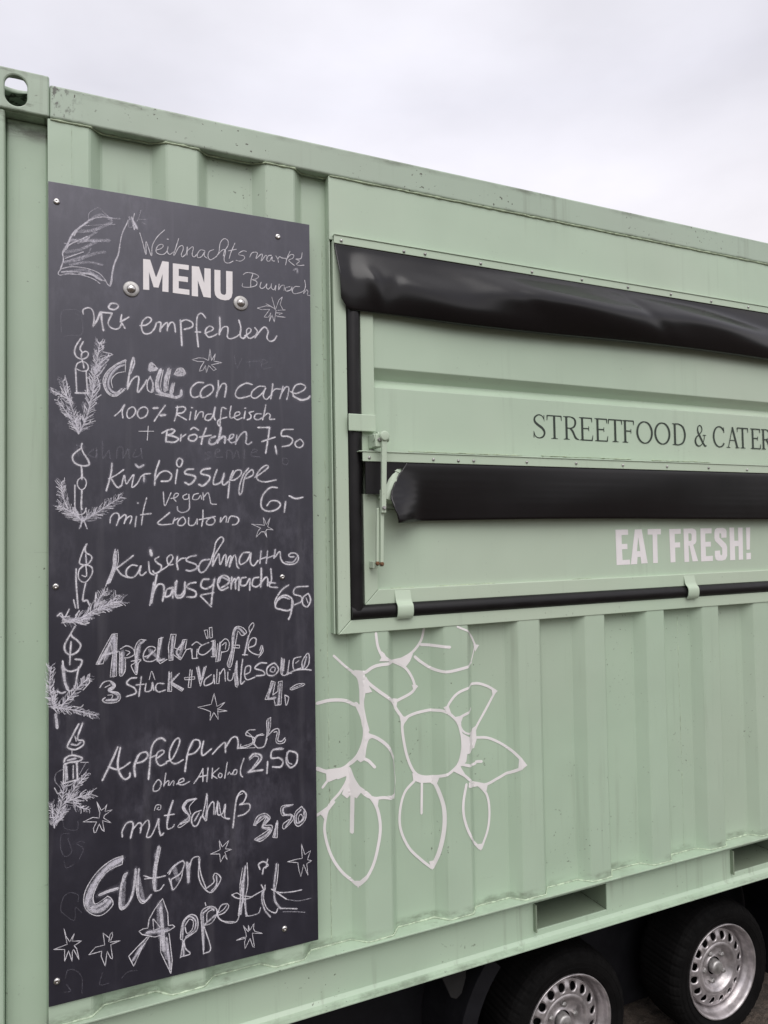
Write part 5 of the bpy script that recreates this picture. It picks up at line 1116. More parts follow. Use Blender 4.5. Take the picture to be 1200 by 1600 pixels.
# weld beads
w = MB()
def wobble(x, s, a): return a*mnoise.noise(Vector((x*s, 3.3, a*900)))
path = []; rads = []
for x in [i*.006 for i in range(int(-.03/.006), int(4.4/.006))]:
    path.append((x, corr_y(x)-.003 if x > .03 else -.003, Z(-1.2025)+wobble(x, 40, .0012))); rads.append(.0026+wobble(x, 70, .0013)+.0004*math.sin(x*37))
w.tube(path, .004, 6, rad=rads)
w.build('weld_bead', BEAD, side)
c = MB(); path = []; rads = []
for x in [i*.008 for i in range(int(-.034/.008), int(4.2/.008))]:
    out_ = (corr_y(x) < .004 or x < .05) or x > HX0
    path.append((x, -.001 if out_ else corr_y(x)*.6, Z(1.0945)+wobble(x, 30, .0015))); rads.append(max(.001, (.0030 if out_ else .0015)+wobble(x, 60, .002)))
c.tube(path, .003, 6, rad=rads)
c.build('sealant_bead', CAULK, side)

for xx, z0, z1 in ((2.128, -1.19, -.30), (.7195, -1.19, .88), (.0185, .935, 1.09), (3.25, -1.19, -.30)):
    sm_ = MB(); zz_ = [z0+(z1-z0)*i/200 for i in range(201)]
    sm_.tube([(xx+wobble(z*1.7, 25, .0012), corr_y(xx)-.0002 if xx > .03 else -.0002, Z(z)) for z in zz_], .001, 5, rad=[max(.0002, .0007+wobble(z+xx, 55, .0016)) for z in zz_])
    sm_.build('weld_seam', BEAD, side)
# top rail, roof, bottom rail, other walls
MB().box(-.034, XR-.18, -.003, .058, Z(1.097), Z(1.186)).build('top_rail', GREEN_RAIL, BOX, .006, seg=3)
rf = MB()
xs = [i*.07 for i in range(int(XL/.07), int(XR/.07))]
vs = [(x, y, Z(1.172)+(.014 if (i//2) % 2 else 0)) for i, x in enumerate(xs) for y in (.058, DEPTH-.06)]
rf.add(vs, [(2*i, 2*i+2, 2*i+3, 2*i+1) for i in range(len(xs)-1)])
rf.build('roof', GREEN_RAIL, BOX)
MB().box(XL+.02, XR-.02, DEPTH-.06, DEPTH, Z(-1.372), Z(1.186)).build('rear_wall', GREEN, BOX, .004)
for a in (XL+.03, XR-.06): MB().box(a, a+.03, .162, DEPTH-.07, Z(-1.36), Z(1.17)).build('end_wall', GREEN, BOX)
MB().box(XL+.07, XR-.07, .05, DEPTH-.07, Z(-1.20), Z(-1.16)).build('underfloor', CHASSIS, BOX)
br = MB()
PK = [(1.431, 1.737), (2.351, 2.657)]
x0, x1 = -.034, XR-.18
prev = x0
ZT, ZB = -1.2042, -1.361
for a, b in PK:
    br.box(prev, a, .018, .024, Z(ZB+.0052), Z(ZT-.0052)); br.box(a, b, .018, .024, Z(ZB+.0052), Z(-1.3240)); br.box(a, b, .018, .024, Z(-1.2340), Z(ZT-.0052)); prev = b
br.box(prev, x1, .018, .024, Z(ZB+.0052), Z(ZT-.0052))
br.box(x0, x1, -.016, .052, Z(ZT-.0050), Z(ZT)); br.box(x0, x1, -.015, .0238, Z(ZB), Z(ZB+.0050))
br.prism_x([(.0178, Z(ZB+.020)), (.0178, Z(ZB+.0052)), (-.004, Z(ZB+.0052)), (.010, Z(ZB+.009))], x0, x1)
rail = br.build('bottom_rail', GREEN_BASE, BOX, .0012)
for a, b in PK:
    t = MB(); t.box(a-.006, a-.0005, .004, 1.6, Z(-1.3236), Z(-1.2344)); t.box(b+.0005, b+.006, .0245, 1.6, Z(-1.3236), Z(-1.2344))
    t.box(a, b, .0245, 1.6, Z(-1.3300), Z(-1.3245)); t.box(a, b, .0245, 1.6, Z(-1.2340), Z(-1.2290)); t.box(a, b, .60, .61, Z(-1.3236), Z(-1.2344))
    t.build('fork_pocket', GREEN_POCKET_SHADE, rail)
# corner post and castings
po = MB()
po.prism_y([(XL, Z(-1.26)), (-.136, Z(-1.26)), (-.136, Z(1.098)), (XL, Z(1.098))], 0., .16)
po.box(-.1355, -.0388, .040, .05, Z(-1.26), Z(1.098))
po.build('corner_post', GREEN_POST, BOX, .005)
def casting(x0, x1, z0, z1, hz):
    m = MB(); xm = (x0+x1)/2
    plate_hole(m, (x0, x1, z0, z1), slot(-.1112 if x0 < 0 else xm, hz, .0515, .079), -.004, .008)
    plate_hole(m, (x0, x1, .0081, .158), [(-.1112+math.cos(2*math.pi*k/40)*.05 if x0 < 0 else xm+math.cos(2*math.pi*k/40)*.05, .055+math.sin(2*math.pi*k/40)*.0315) for k in range(40)], z1-.012, z1, 'z')
    m.box(x0, x0+.01, .0082, .158, z0, z1-.0122); m.box(x1-.01, x1, .0082, .158, z0, z1-.0122); m.box(x0+.0102, x1-.0102, .146, .158, z0, z1-.0122)
    m.box(x0+.0102, x1-.0102, .0082, .1458, z0, z0+.012)
    return m.build('corner_casting', GREEN_CAST, BOX, .004, seg=2)
casting(XL, -.0345, Z(1.099), Z(1.206), Z(1.150))
casting(XL, -.0345, Z(-1.385), Z(-1.262), Z(-1.325))

# fascia above the hatch, hatch frame, seal
fa = MB(); fa.box(HX0, HX1, .001, .006, Z(.9000), Z(1.0955)); fa.box(HX0, HX0+.004, .0062, .038, Z(-.288), Z(1.0945))
fa.box(HX1-.020, HX1-.004, .0012, .038, Z(-.288), Z(.8995)); fa.box(HX1-.004, HX1-.0005, .0062, .038, Z(-.288), Z(1.0945))
fa.build('fascia_sheet', GREEN_FLAP, BOX, .0012)
def ring(mb, x0, x1, z0, z1, wd, y0, y1, sides='LRBT'):
    """mitred rectangular frame, sides as separate mitred bars"""
    P = {'L': [(x0, z0), (x0, z1), (x0+wd, z1-wd), (x0+wd, z0+wd)], 'R': [(x1, z1), (x1, z0), (x1-wd, z0+wd), (x1-wd, z1-wd)],
         'B': [(x1, z0), (x0, z0), (x0+wd, z0+wd), (x1-wd, z0+wd)], 'T': [(x0, z1), (x1, z1), (x1-wd, z1-wd), (x0+wd, z1-wd)]}
    for k in sides:
        cx = sum(a for a, b in P[k])/4; cz = sum(b for a, b in P[k])/4; s_ = .0006
        mb.prism_y([(a+(s_ if a < cx else -s_)*(k in 'BT'), b+(s_ if b < cz else -s_)*(k in 'LR')) for a, b in P[k]], y0, y1)
FX1 = 3.70
hf = MB(); ring(hf, .7405, FX1, Z(-.2895), Z(.8990), .0405, -.003, .037)
frame = hf.build('hatch_frame', GREEN_TRIM, BOX, .0022)
seal = MB(); r_ = .0245
xs0, xs1, zb, zt = .8045, FX1-.064, Z(-.2285), Z(.86)
seal.tube([(xs0+wobble(z*2, 3, .003), .0105, Z(z)) for z in [-.2285+.03*i for i in range(34)]], r_, 14)
seal.tube([(x, .0095+wobble(x, 2.2, .002), zb) for x in [xs0-.022+.04*i for i in range(int((xs1-xs0)/.04)+2)]], r_, 14)
seal.tube([(xs1, .0105, zb), (xs1, .0105, zt)], r_, 14)
seal.build('rubber_seal', SEALM, frame)

# trim strips with screws
def strip(x0, x1, z0, z1, yf, screws, ledge):
    m = MB(); m.box(x0, x1, yf, yf+.004, z0, z1-.0035); m.box(x0-ledge, x1, yf-.003, .001, z1-.0032, z1)
    o = m.build('trim_strip', GREEN_TRIM, BOX, .0012)
    for (x, z) in screws:
        s_ = MB(); s_.lathe([(0, -.0042), (.0028, -.004), (.0046, -.0022), (.0050, 0)], (x, yf-.0002, z), 14)
        s_.build('screw', GALV, o)
    return o
strip(.7415, 3.69, Z(.8857), Z(.9135), -.012, STRIP1_SCREWS, 0)
strip(.8165, 3.62, Z(.2266), Z(.2581), -.030, STRIP2_SCREWS, .012)

# flaps
uf = MB(); yP = .012
uf.prism_x([(yP, Z(.2302)), (yP, Z(.462)), (yP+.030, Z(.488)), (yP+.030, Z(.492)), (yP, Z(.5235)), (yP, Z(.885)), (yP+.045, Z(.885)), (yP+.045, Z(.2302))], .872, FX1-.125)
upper = uf.build('upper_flap', GREEN_FLAP, BOX, .004, seg=3)
for a, b in ((.8275, .8715), (FX1-.1245, FX1-.085)): MB().box(a, b, .0005, .03, Z(.2325), Z(.885)).build('flap_frame', GREEN_TRIM, upper, .002)
lf = MB(); lf.box(.872, FX1-.125, yP, yP+.03, Z(-.164), Z(.0845)); lf.box(.872, FX1-.125, .001, .03, Z(.0855), Z(.130)); lf.box(.85, FX1-.1, .05, .055, Z(.12), Z(.24))
lower = lf.build('lower_flap', GREEN_FLAP, BOX, .002)
m = MB(); ring(m, .8285, FX1-.0855, Z(-.2065), Z(.174), .0445, .0, .028, 'LRB')
m.v = [(x, y, min(z, Z(.130))) for x, y, z in m.v]
m.build('flap_frame', GREEN_TRIM, lower, .002)
for a, b, zz, fr in ((1.08, 1.30, -.1615, 60), (1.62, 1.70, -.1612, 60), (.92, 1.0, -.1615, 60), (.99, 1.42, .266, 30), (1.5, 1.9, .268, 30), (2.0, 2.3, .267, 30)):
    ck = MB(); n_ = int((b-a)/.006); xsk = [a+(b-a)*i/n_ for i in range(n_+1)]
    ck.tube([(x, .0112, Z(zz)+wobble(x, fr, .0016)) for x in xsk], .002, 5, rad=[max(.0004, .0011+wobble(x, 70, .0026)) for x in xsk])
    ck.build('sealant_bead', CAULK, lower if zz < 0 else upper)

# lettering on the flaps
lt = MB()
for i, gph in enumerate(FRESH_GLYPHS): poly_fill(lt, gph, yP-.0006, 0)
lt.build('lettering', LETTER_W, lower, label='white block letters EAT FRESH!')
def serif_text(letters, zb, zt, y):
    mb = MB(); cnt = [0]
    H = zt-zb; T, t = .115, .052
    for ch, xa, xb in letters:
        W = (xb-xa)
        def S(a, b, lift, xa=xa, W=W): return (xa+a*W, y-.0004-lift, zb+b*H)
        asp = W/H
        def rib(pts, wd, smooth=True):
            cnt[0] += 1
            pp = [Vector((px*asp, pz)) for px, pz in pts]
            wl_ = wd if isinstance(wd, list) else [wd]*len(pts)
            n = 14 if smooth and len(pp) > 2 else 1
            if smooth and len(pp) > 2:
                q_ = [pp[0]*2-pp[1]]+pp+[pp[-1]*2-pp[-2]]; out = []; ow = []
                for i in range(1, len(q_)-2):
                    a, b, c_, d = q_[i-1:i+3]
                    for k in range(n):
                        u = k/n; out.append(.5*((2*b)+(c_-a)*u+(2*a-5*b+4*c_-d)*u*u+(3*b-a-3*c_+d)*u**3)); ow.append(wl_[i-1]*(1-u)+wl_[i]*u)
                out.append(pp[-1]); ow.append(wl_[-1])
            else: out, ow = pp, wl_
            ribbon(mb, out, ow, lambda a, b, l, xa=xa: (xa+a*H, y-.0004-l, zb+b*H), 0, 0, False, cnt[0]*2.0e-5)
        def stem(x, z0=0., z1=1., serif=.16, s0=True, s1=True):
            rib([(x, z0), (x, z1)], T, False)
            sw = serif/asp*1.0
            if s0: rib([(x-sw, z0+.016), (x+sw, z0+.016)], .032, False); rib([(x-sw*.5, z0+.04), (x+sw*.5, z0+.04)], .03, False)
            if s1: rib([(x-sw, z1-.016), (x+sw, z1-.016)], .032, False); rib([(x-sw*.5, z1-.04), (x+sw*.5, z1-.04)], .03, False)
        sx = .2
        if ch == 'T':
            stem(.5, 0, 1, .17, True, False); rib([(.03, .98), (.97, .98)], t, False); rib([(.05, .99), (.03, .78)], [.07, .03], False); rib([(.95, .99), (.97, .78)], [.07, .03], False)
        elif ch in 'EF':
            stem(sx+.05); rib([(sx, .98), (.92, .98)], t, False); rib([(.90, .99), (.93, .80)], [.07, .03], False)
            rib([(sx, .52), (.70, .52)], t, False); rib([(.70, .62), (.70, .42)], [.035, .035], False)
            if ch == 'E': rib([(sx, .02), (.93, .02)], t, False); rib([(.92, .01), (.98, .24)], [.07, .03], False)
        elif ch == 'R':
            stem(sx+.02); rib([(sx, .98), (.5, .98), (.74, .90), (.80, .75), (.72, .58), (.5, .50), (sx, .50)], [t, .045, .085, .105, .085, .045, t])
            rib([(.46, .50), (.62, .36), (.80, .10), (1.02, .015)], [.09, .10, .10, .035])
        elif ch == 'D':
            stem(sx); rib([(sx, .98), (.5, .975), (.80, .84), (.93, .5), (.80, .16), (.5, .025), (sx, .02)], [t, .05, .09, .11, .09, .05, t])
        elif ch == 'O':
            rib([(.5+.45*math.sin(a), .5+.485*math.cos(a)) for a in [2*math.pi*k/16 for k in range(17)]], [.045+.065*abs(math.sin(2*math.pi*k/16)) for k in range(17)])
        elif ch == 'C':
            an = [R(38+i*(284/14)) for i in range(15)]
            rib([(.54+.47*math.cos(a), .5+.485*math.sin(a)) for a in an], [.045+.06*abs(math.cos(a)) for a in an]); rib([(.90, .97), (.92, .70)], [.03, .05], False)
        elif ch == 'S':
            rib([(.86, .80), (.72, .94), (.45, .985), (.17, .87), (.16, .70), (.40, .56), (.70, .44), (.88, .27), (.78, .09), (.48, .015), (.20, .08), (.08, .26)], [.035, .045, .05, .08, .10, .11, .11, .10, .08, .05, .045, .04])
            rib([(.86, .98), (.87, .72)], [.045, .02], False); rib([(.08, .02), (.07, .30)], [.045, .02], False)
        elif ch == 'A':
            rib([(.10, 0), (.5, 1)], .045, False); rib([(.48, 1), (.88, 0)], T, False); rib([(.24, .36), (.74, .36)], .038, False)
            rib([(-.06, .016), (.26, .016)], .032, False); rib([(.70, .016), (1.06, .016)], .032, False)
        elif ch == 'I': stem(.5, 0, 1, .17)
        elif ch == 'N':
            rib([(.16, 0), (.16, 1)], .05, False); rib([(.86, 0), (.86, 1)], .05, False); rib([(.14, 1), (.86, 0)], T, False)
            rib([(-.02, .984), (.26, .984)], .032, False); rib([(.0, .016), (.32, .016)], .032, False); rib([(.70, .984), (1.02, .984)], .032, False)
        elif ch == 'G':
            an = [R(38+i*(284/14)) for i in range(15)]
            rib([(.54+.47*math.cos(a), .5+.485*math.sin(a)) for a in an], [.045+.06*abs(math.cos(a)) for a in an]); rib([(.90, .97), (.92, .70)], [.03, .05], False)
            rib([(.90, .02), (.90, .44)], T*.9, False); rib([(.68, .44), (1.06, .44)], .032, False)
        elif ch == '&':
            rib([(1.02, .03), (.84, .06), (.50, .45), (.32, .72), (.36, .92), (.52, .98), (.66, .88), (.64, .72), (.45, .56), (.20, .42), (.10, .24), (.20, .06), (.42, .01), (.66, .12), (.82, .32), (.86, .52)],
                [.05, .09, .10, .08, .055, .045, .06, .06, .045, .07, .10, .08, .05, .04, .04, .04])
            rib([(.72, .53), (1.0, .53)], .035, False)
    return mb
serif_text([(c_, a_, b_-(.010 if c_ == '&' else 0)) for c_, a_, b_ in SERIF]+[('I', SERIF[-1][2]+.012, SERIF[-1][2]+.050), ('N', SERIF[-1][2]+.066, SERIF[-1][2]+.142), ('G', SERIF[-1][2]+.158, SERIF[-1][2]+.232)], Z(.3285), Z(.4110), yP).build('lettering', LETTER_D, upper, label='dark serif letters STREETFOOD & CATERING')

# rubber aprons
def apron(prof, x0f, x1, nx, amp, seed, zscale=None, label=None):
    nv = 26; vs = []; P = catmull([Vector(a) for a in prof], .004)
    L_ = len(P)-1
    for i in range(nx+1):
        u = i/nx
        for j in range(nv+1):
            v = j/nv; a = P[min(L_, int(round(v*L_)))]
            x = x0f(v)+(x1-x0f(v))*(u**1.35)
            y, z = amp(x, v, a.x, a.y)
            vs.append((x, y, z))
    n = nv+1; m = MB()
    m.add(vs, [(i*n+j, (i+1)*n+j, (i+1)*n+j+1, i*n+j+1) for i in range(nx) for j in range(nv)], 0, True)
    o = m.build('rubber_apron', RUBBER, BOX, label=label)
    md = o.modifiers.new('solid', 'SOLIDIFY'); md.thickness = .003; md.offset = 0
    return o
def sm(a, b, x): t = max(0., min(1., (x-a)/(b-a))); return t*t*(3-2*t)
def amp1(x, v, y, z):
    k = .42+.58*sm(.82, 1.35, x)
    bul = math.sin(math.pi*min(1, v*1.02))
    on = sm(.86, 1.2, x)
    wv = .013*math.sin(x*2.6+.6)+.007*math.sin(x*5.3-v*2.4+2.1)+.010*math.sin((x*1.0-v*.55)*8.2+.4)*sm(0, .4, v)
    y2 = -.008+(y+.008)*k+wv*bul*on
    # folds near the left end
    d = (x-.828-.06*v)/.020; y2 += -.010*math.exp(-d*d)*bul*sm(.25, .6, v)+.006*math.exp(-((x-.79)/.035)**2)*bul
    d = (x-.885-.10*(1-v))/.022; y2 += .004*math.exp(-d*d)*bul*sm(.3, .7, v)
    for cx, sl, a_ in ((1.95, .26, .004), (1.40, .26, .002)):
        d = (x-cx-sl*(v-.5))/.035; y2 += a_*math.exp(-d*d)*bul
    z2 = z+.007*math.sin(x*3.1+1)*v*on+.012*v*(1-sm(.745, .80, x))
    return y2, z2
apron([(-.0075, Z(.8890)), (-.012, Z(.868)), (-.029, Z(.836)), (-.050, Z(.800)), (-.056, Z(.772)), (-.048, Z(.730)), (-.032, Z(.698)), (-.022, Z(.686))],
      lambda v: .7425+.018*v+.018*sm(.86, 1, v), 3.69, 150, amp1, 1, label='black rubber apron hanging over the top of the hatch')
def amp2(x, v, y, z):
    cu = 1-sm(.90, 1.03, x)
    y2 = y-.062*cu*sm(.12, 1., v)+.004*math.sin(x*2.2)*v+.003*math.sin(x*6.1+v*2)*v
    return y2, z-.006*cu*v-.004*math.sin(x*2.7+.5)*v
apron([(-.0250, Z(.2290)), (-.0265, Z(.215)), (-.0268, Z(.180)), (-.0262, Z(.140)), (-.0245, Z(.095)), (-.0205, Z(.046))],
      lambda v: .962-.030*sm(0, .28, v)-.038*sm(.15, .6, v)+.016*sm(.6, 1, v), 3.62, 110, amp2, 2, label='black rubber apron curling outward over the lower flap')
fl = MB()
fl.prism_y([(.8265, Z(.128)), (.892, Z(.128)), (.912, Z(.175)), (.930, Z(.205)), (.965, Z(.214)), (.965, Z(.236)), (.8265, Z(.236))], -.026, -.022)
fl.build('rubber_apron', SEALM, BOX, label='short flat end of the middle rubber apron behind the latch')
st = MB(); st.tube([(.945, .006, Z(.222)), (.919, -.010, Z(.165)), (.896, -.016, Z(.108))], .024, 18, rad=[.024, .0245, .025]); st.tube([(.934, -.0005, Z(.198)), (.930, -.003, Z(.190))], .0265, 18)
st.build('strut_tube', GREEN_TRIM, BOX)

# latch
la = MB(); la.box(.848, .874, -.055, .0, Z(.268), Z(.308)); la.box(.852, .866, -.0, .010, Z(.24), Z(.268))
latch = la.build('latch', GREEN_TRIM, BOX, .003)
a = MB(); a.prism_y([(.8655, Z(.305)), (.8820, Z(.305)), (.8745, Z(.070)), (.8600, Z(.070))], -.066, -.056); a.lathe([(0, -.006), (.013, -.006), (.015, -.003), (.015, .010)], (.8730, -.0655, Z(.300)), 20)
a.build('latch_arm', GREEN_TRIM, latch, .0015)
a = MB(); a.prism_y([(.8630, Z(.140)), (.8750, Z(.140)), (.8685, Z(-.090)), (.8580, Z(-.090))], -.0555, -.0440)
a.prism_y([(.8520, Z(.085)), (.8600, Z(.085)), (.8550, Z(-.088)), (.8470, Z(-.088))], -.0500, -.0380)
a.build('latch_rod', GREEN_TRIM, latch, .0025)
a = MB(); a.box(.8440, .8580, -.030, .0005, Z(-.096), Z(-.074)); a.build('latch_plate', GREEN_TRIM, latch, .002)
a = MB(); a.tube([(.846, -.040, Z(.297)), (.896, -.040, Z(.297))], .0115, 12); a.tube([(.884, -.040, Z(.297)), (.8885, -.040, Z(.297))], .0185, 16); a.tube([(.858, -.040, Z(.297)), (.8625, -.040, Z(.297))], .0185, 16)
a.build('latch_pin', GREEN_TRIM, latch)
for (x, z, y) in ((.8600, .290, -.057), (.8670, .085, -.068), (.8500, -.080, -.052), (.8620, -.082, -.057), (.8560, .262, -.004)):
    b = MB(); b.lathe([(0, -.005), (.0045, -.005), (.0065, -.002), (.0065, .004)], (x, y, Z(z)), 6, smooth=False); b.build('bolt', RUST if z < 0 else GALV, latch)
# holding clips over the seal
cl = MB(); cl.box(.7765, .8660, -.0210, -.0158, Z(.3180), Z(.3700)); cl.box(.850, .866, -.0157, .0004, Z(.319), Z(.369))
cl.build('hook_clip', GREEN_TRIM, BOX, .0025)
def clip(x0, x1):
    pr = [(-.0005, -.168), (-.005, -.185), (-.010, -.200), (-.021, -.212), (-.0235, -.228), (-.021, -.243), (-.014, -.254)]
    pr = [(p_.x, p_.y) for p_ in catmull([Vector(a) for a in pr], .004)]
    outl = [(y, Z(z)) for y, z in pr]+[(y+.0045, Z(z)+.001) for y, z in pr[::-1]]
    m = MB(); m.prism_x(outl, x0, x1); return m.build('hook_clip', GREEN_TRIM, BOX, .0012)
clip(.9280, .9820); clip(2.130, 2.184); clip(3.33, 3.384)

# flower decal laid over the corrugations
fd = MB(); cnt = 0
def drape(x, z, lift): return (x, corr_y(x)+.0016*mnoise.noise(Vector((x*2.3, z*2.1, 4)))-.0009-lift, z)
for ln in FLOWER_STROKES.split('\n'):
    t_ = ln.split(); pts = [Vector(tuple(map(float, a.split(',')))) for a in t_[1:]]; cnt += 1
    pp = catmull(pts, .006); ribbon(fd, pp, float(t_[0])*1.19/1000, drape, 0, 0., True, cnt*1.2e-5)
for lp in FLOWER_PATCHES:
    cx_ = sum(a for a, b in lp)/len(lp); cz_ = sum(b for a, b in lp)/len(lp); lp = [(cx_+(a-cx_)*1.05, cz_+(b-cz_)*1.05) for a, b in lp]
    cnt += 1; b = bmesh.new(); vv = [b.verts.new((x, 0, z)) for x, z in lp]
    bmesh.ops.triangle_fill(b, edges=[b.edges.new((vv[i], vv[(i+1) % len(vv)])) for i in range(len(vv))], use_beauty=True)
    for _ in range(3): bmesh.ops.subdivide_edges(b, edges=[e_ for e_ in b.edges if e_.calc_length() > .008], cuts=1, use_grid_fill=True)
    bmesh.ops.triangulate(b, faces=b.faces); b.verts.index_update()
    fd.add([drape(v.co.x, v.co.z, cnt*1.2e-5) for v in b.verts], [tuple(v.index for v in f.verts) for f in b.faces]); b.free()
fd.att = [1.]*len(fd.v)
fd.build('flower_decal', DECAL, BOX, label='white outlined flower decal under the hatch')

# ---------------------------------------------------------------- menu board
bd = MB(); YB = -.006
bd.prism_y([(-.037, Z(.9285)), (.6665, Z(.9310)), (.6645, Z(-1.1560)), (-.0375, Z(-1.1500))], YB, -.0022)
board = bd.build('menu_board', BOARD, None, .0008)
off = Vector((.3, 0, Z(-1.15)))
for v in board.data.vertices: v.co -= off
board.location = off
tag(board, 'tall dark chalkboard screwed to the green container, covered in a handwritten German menu', 'menu board')
mn = MB()
for gph in MENU_GLYPHS: poly_fill(mn, gph, YB-.0005, 0)
mn.build('lettering', LETTER_W, board, label='white block letters MENU')
idx = 0
def flat(x, z, lift): return (x, YB-.0003-lift, z)
rt_ = random.Random(3)
for name, label, data in BOARD_CHALK:
    mb = MB()
    for ln in data.split('\n'):
        tk = ln.split(); T = None
        if tk[0][0] == 'T': T = float(tk[0][1:]); tk = tk[1:]
        lin = tk[0][0] == 'l'; k = tk[0][1:] if lin else tk[0]; cls, wd = k[0], float(k[1:])/1000
        pts = [Vector(tuple(map(float, a.split(',')))) for a in tk[1:]]
        idx += 1; mi = CHALK_ORDER.index(cls); dep = (idx % 48)*3.0e-5
        pp = resample(pts, .004) if lin else catmull(pts, .003)
        wd = max(wd*1.05, .0021)
        ribbon(mb, pp, wd*(1.12 if cls == 'b' else 1), flat, mi, .28, True, dep)
        if cls in 'bm' and wd > .0032: ribbon(mb, pp, wd*2.3, flat, 3, .5, True, dep-.00002)
        if T:                                     # fir twig: needles leave the stem forward on both sides
            pp = resample(pp, .0175); m_ = len(pp)
            for i in range(1, m_):
                tg = (pp[min(i+1, m_-1)]-pp[i-1]).normalized()
                for sd_ in (-1, 1):
                    idx += 1; an = R(rt_.uniform(26, 46))*sd_; ln_ = T*rt_.uniform(.55, 1.0)*(1-.35*i/m_)
                    d = Vector((tg.x*math.cos(an)-tg.y*math.sin(an), tg.x*math.sin(an)+tg.y*math.cos(an)))
                    en = pp[i]+d*ln_; md_ = pp[i].lerp(en, .5)+Vector((-d.y, d.x))*rt_.uniform(-.004, .004)
                    ribbon(mb, catmull([pp[i], md_, en], .005), rt_.uniform(.0018, .0027), flat, 1 if rt_.random() < .42 else 2, .25, True, (idx % 48)*3.0e-5)
    o = mb.build(name, [CHALK[c_] for c_ in CHALK_ORDER], board, label=label)
    if name == 'chalk_residue': o['kind'] = 'stuff'
for i, (x, z) in enumerate(BOARD_SCREWS):
    s_ = MB(); s_.lathe([(.0012, -.0034), (.0022, -.0046), (.0050, -.0044), (.0075, -.0024), (.0082, 0)], (x, YB-.0003, z), 20); s_.lathe([(0, -.0028), (.0013, -.0032)], (x, YB-.0003, z), 6)
    s_.build('screw', STEEL, board)
for x, z in BOARD_BOLTS:
    w_ = MB(); w_.lathe([(.010, -.0035), (.0190, -.0035), (.0210, -.0020), (.0210, 0)], (x, YB-.0003, z), 32)
    w_ = w_.build('washer', GALV, board)
    s_ = MB(); s_.lathe([(0, -.0125), (.0040, -.0120), (.0085, -.0095), (.0112, -.0055), (.0120, -.0036)], (x, YB-.0003, z), 28); s_.build('bolt', STEEL, w_)

# ---------------------------------------------------------------- trailer
TR = thing('trailer', (2.0, 1.2, 0), 'dark low trailer under the green container, on small silver steel wheels', 'trailer')
ch = [(.55, .61), (1.83, 1.89)]
for a, b in ch: MB().box(-.1, 5.6, a, b, .50, Z(-1.386)).build('chassis_beam', CHASSIS, TR, .004)
cm = MB()
for x in (.3, 1.05, 2.0, 2.95, 3.9, 4.9): cm.box(x, x+.05, .12, 2.32, .57, Z(-1.376))
cm.build('cross_member', CHASSIS, TR, .003)
WX = (1.627, 2.378); WZ = .262; WY = .10
for x in WX: MB().tube([(x, .24, WZ+.0), (x, 2.2, WZ)], .035, 14).box(x-.05, x+.05, .5, 1.95, WZ+.034, WZ+.12).build('axle', CHASSIS, TR)

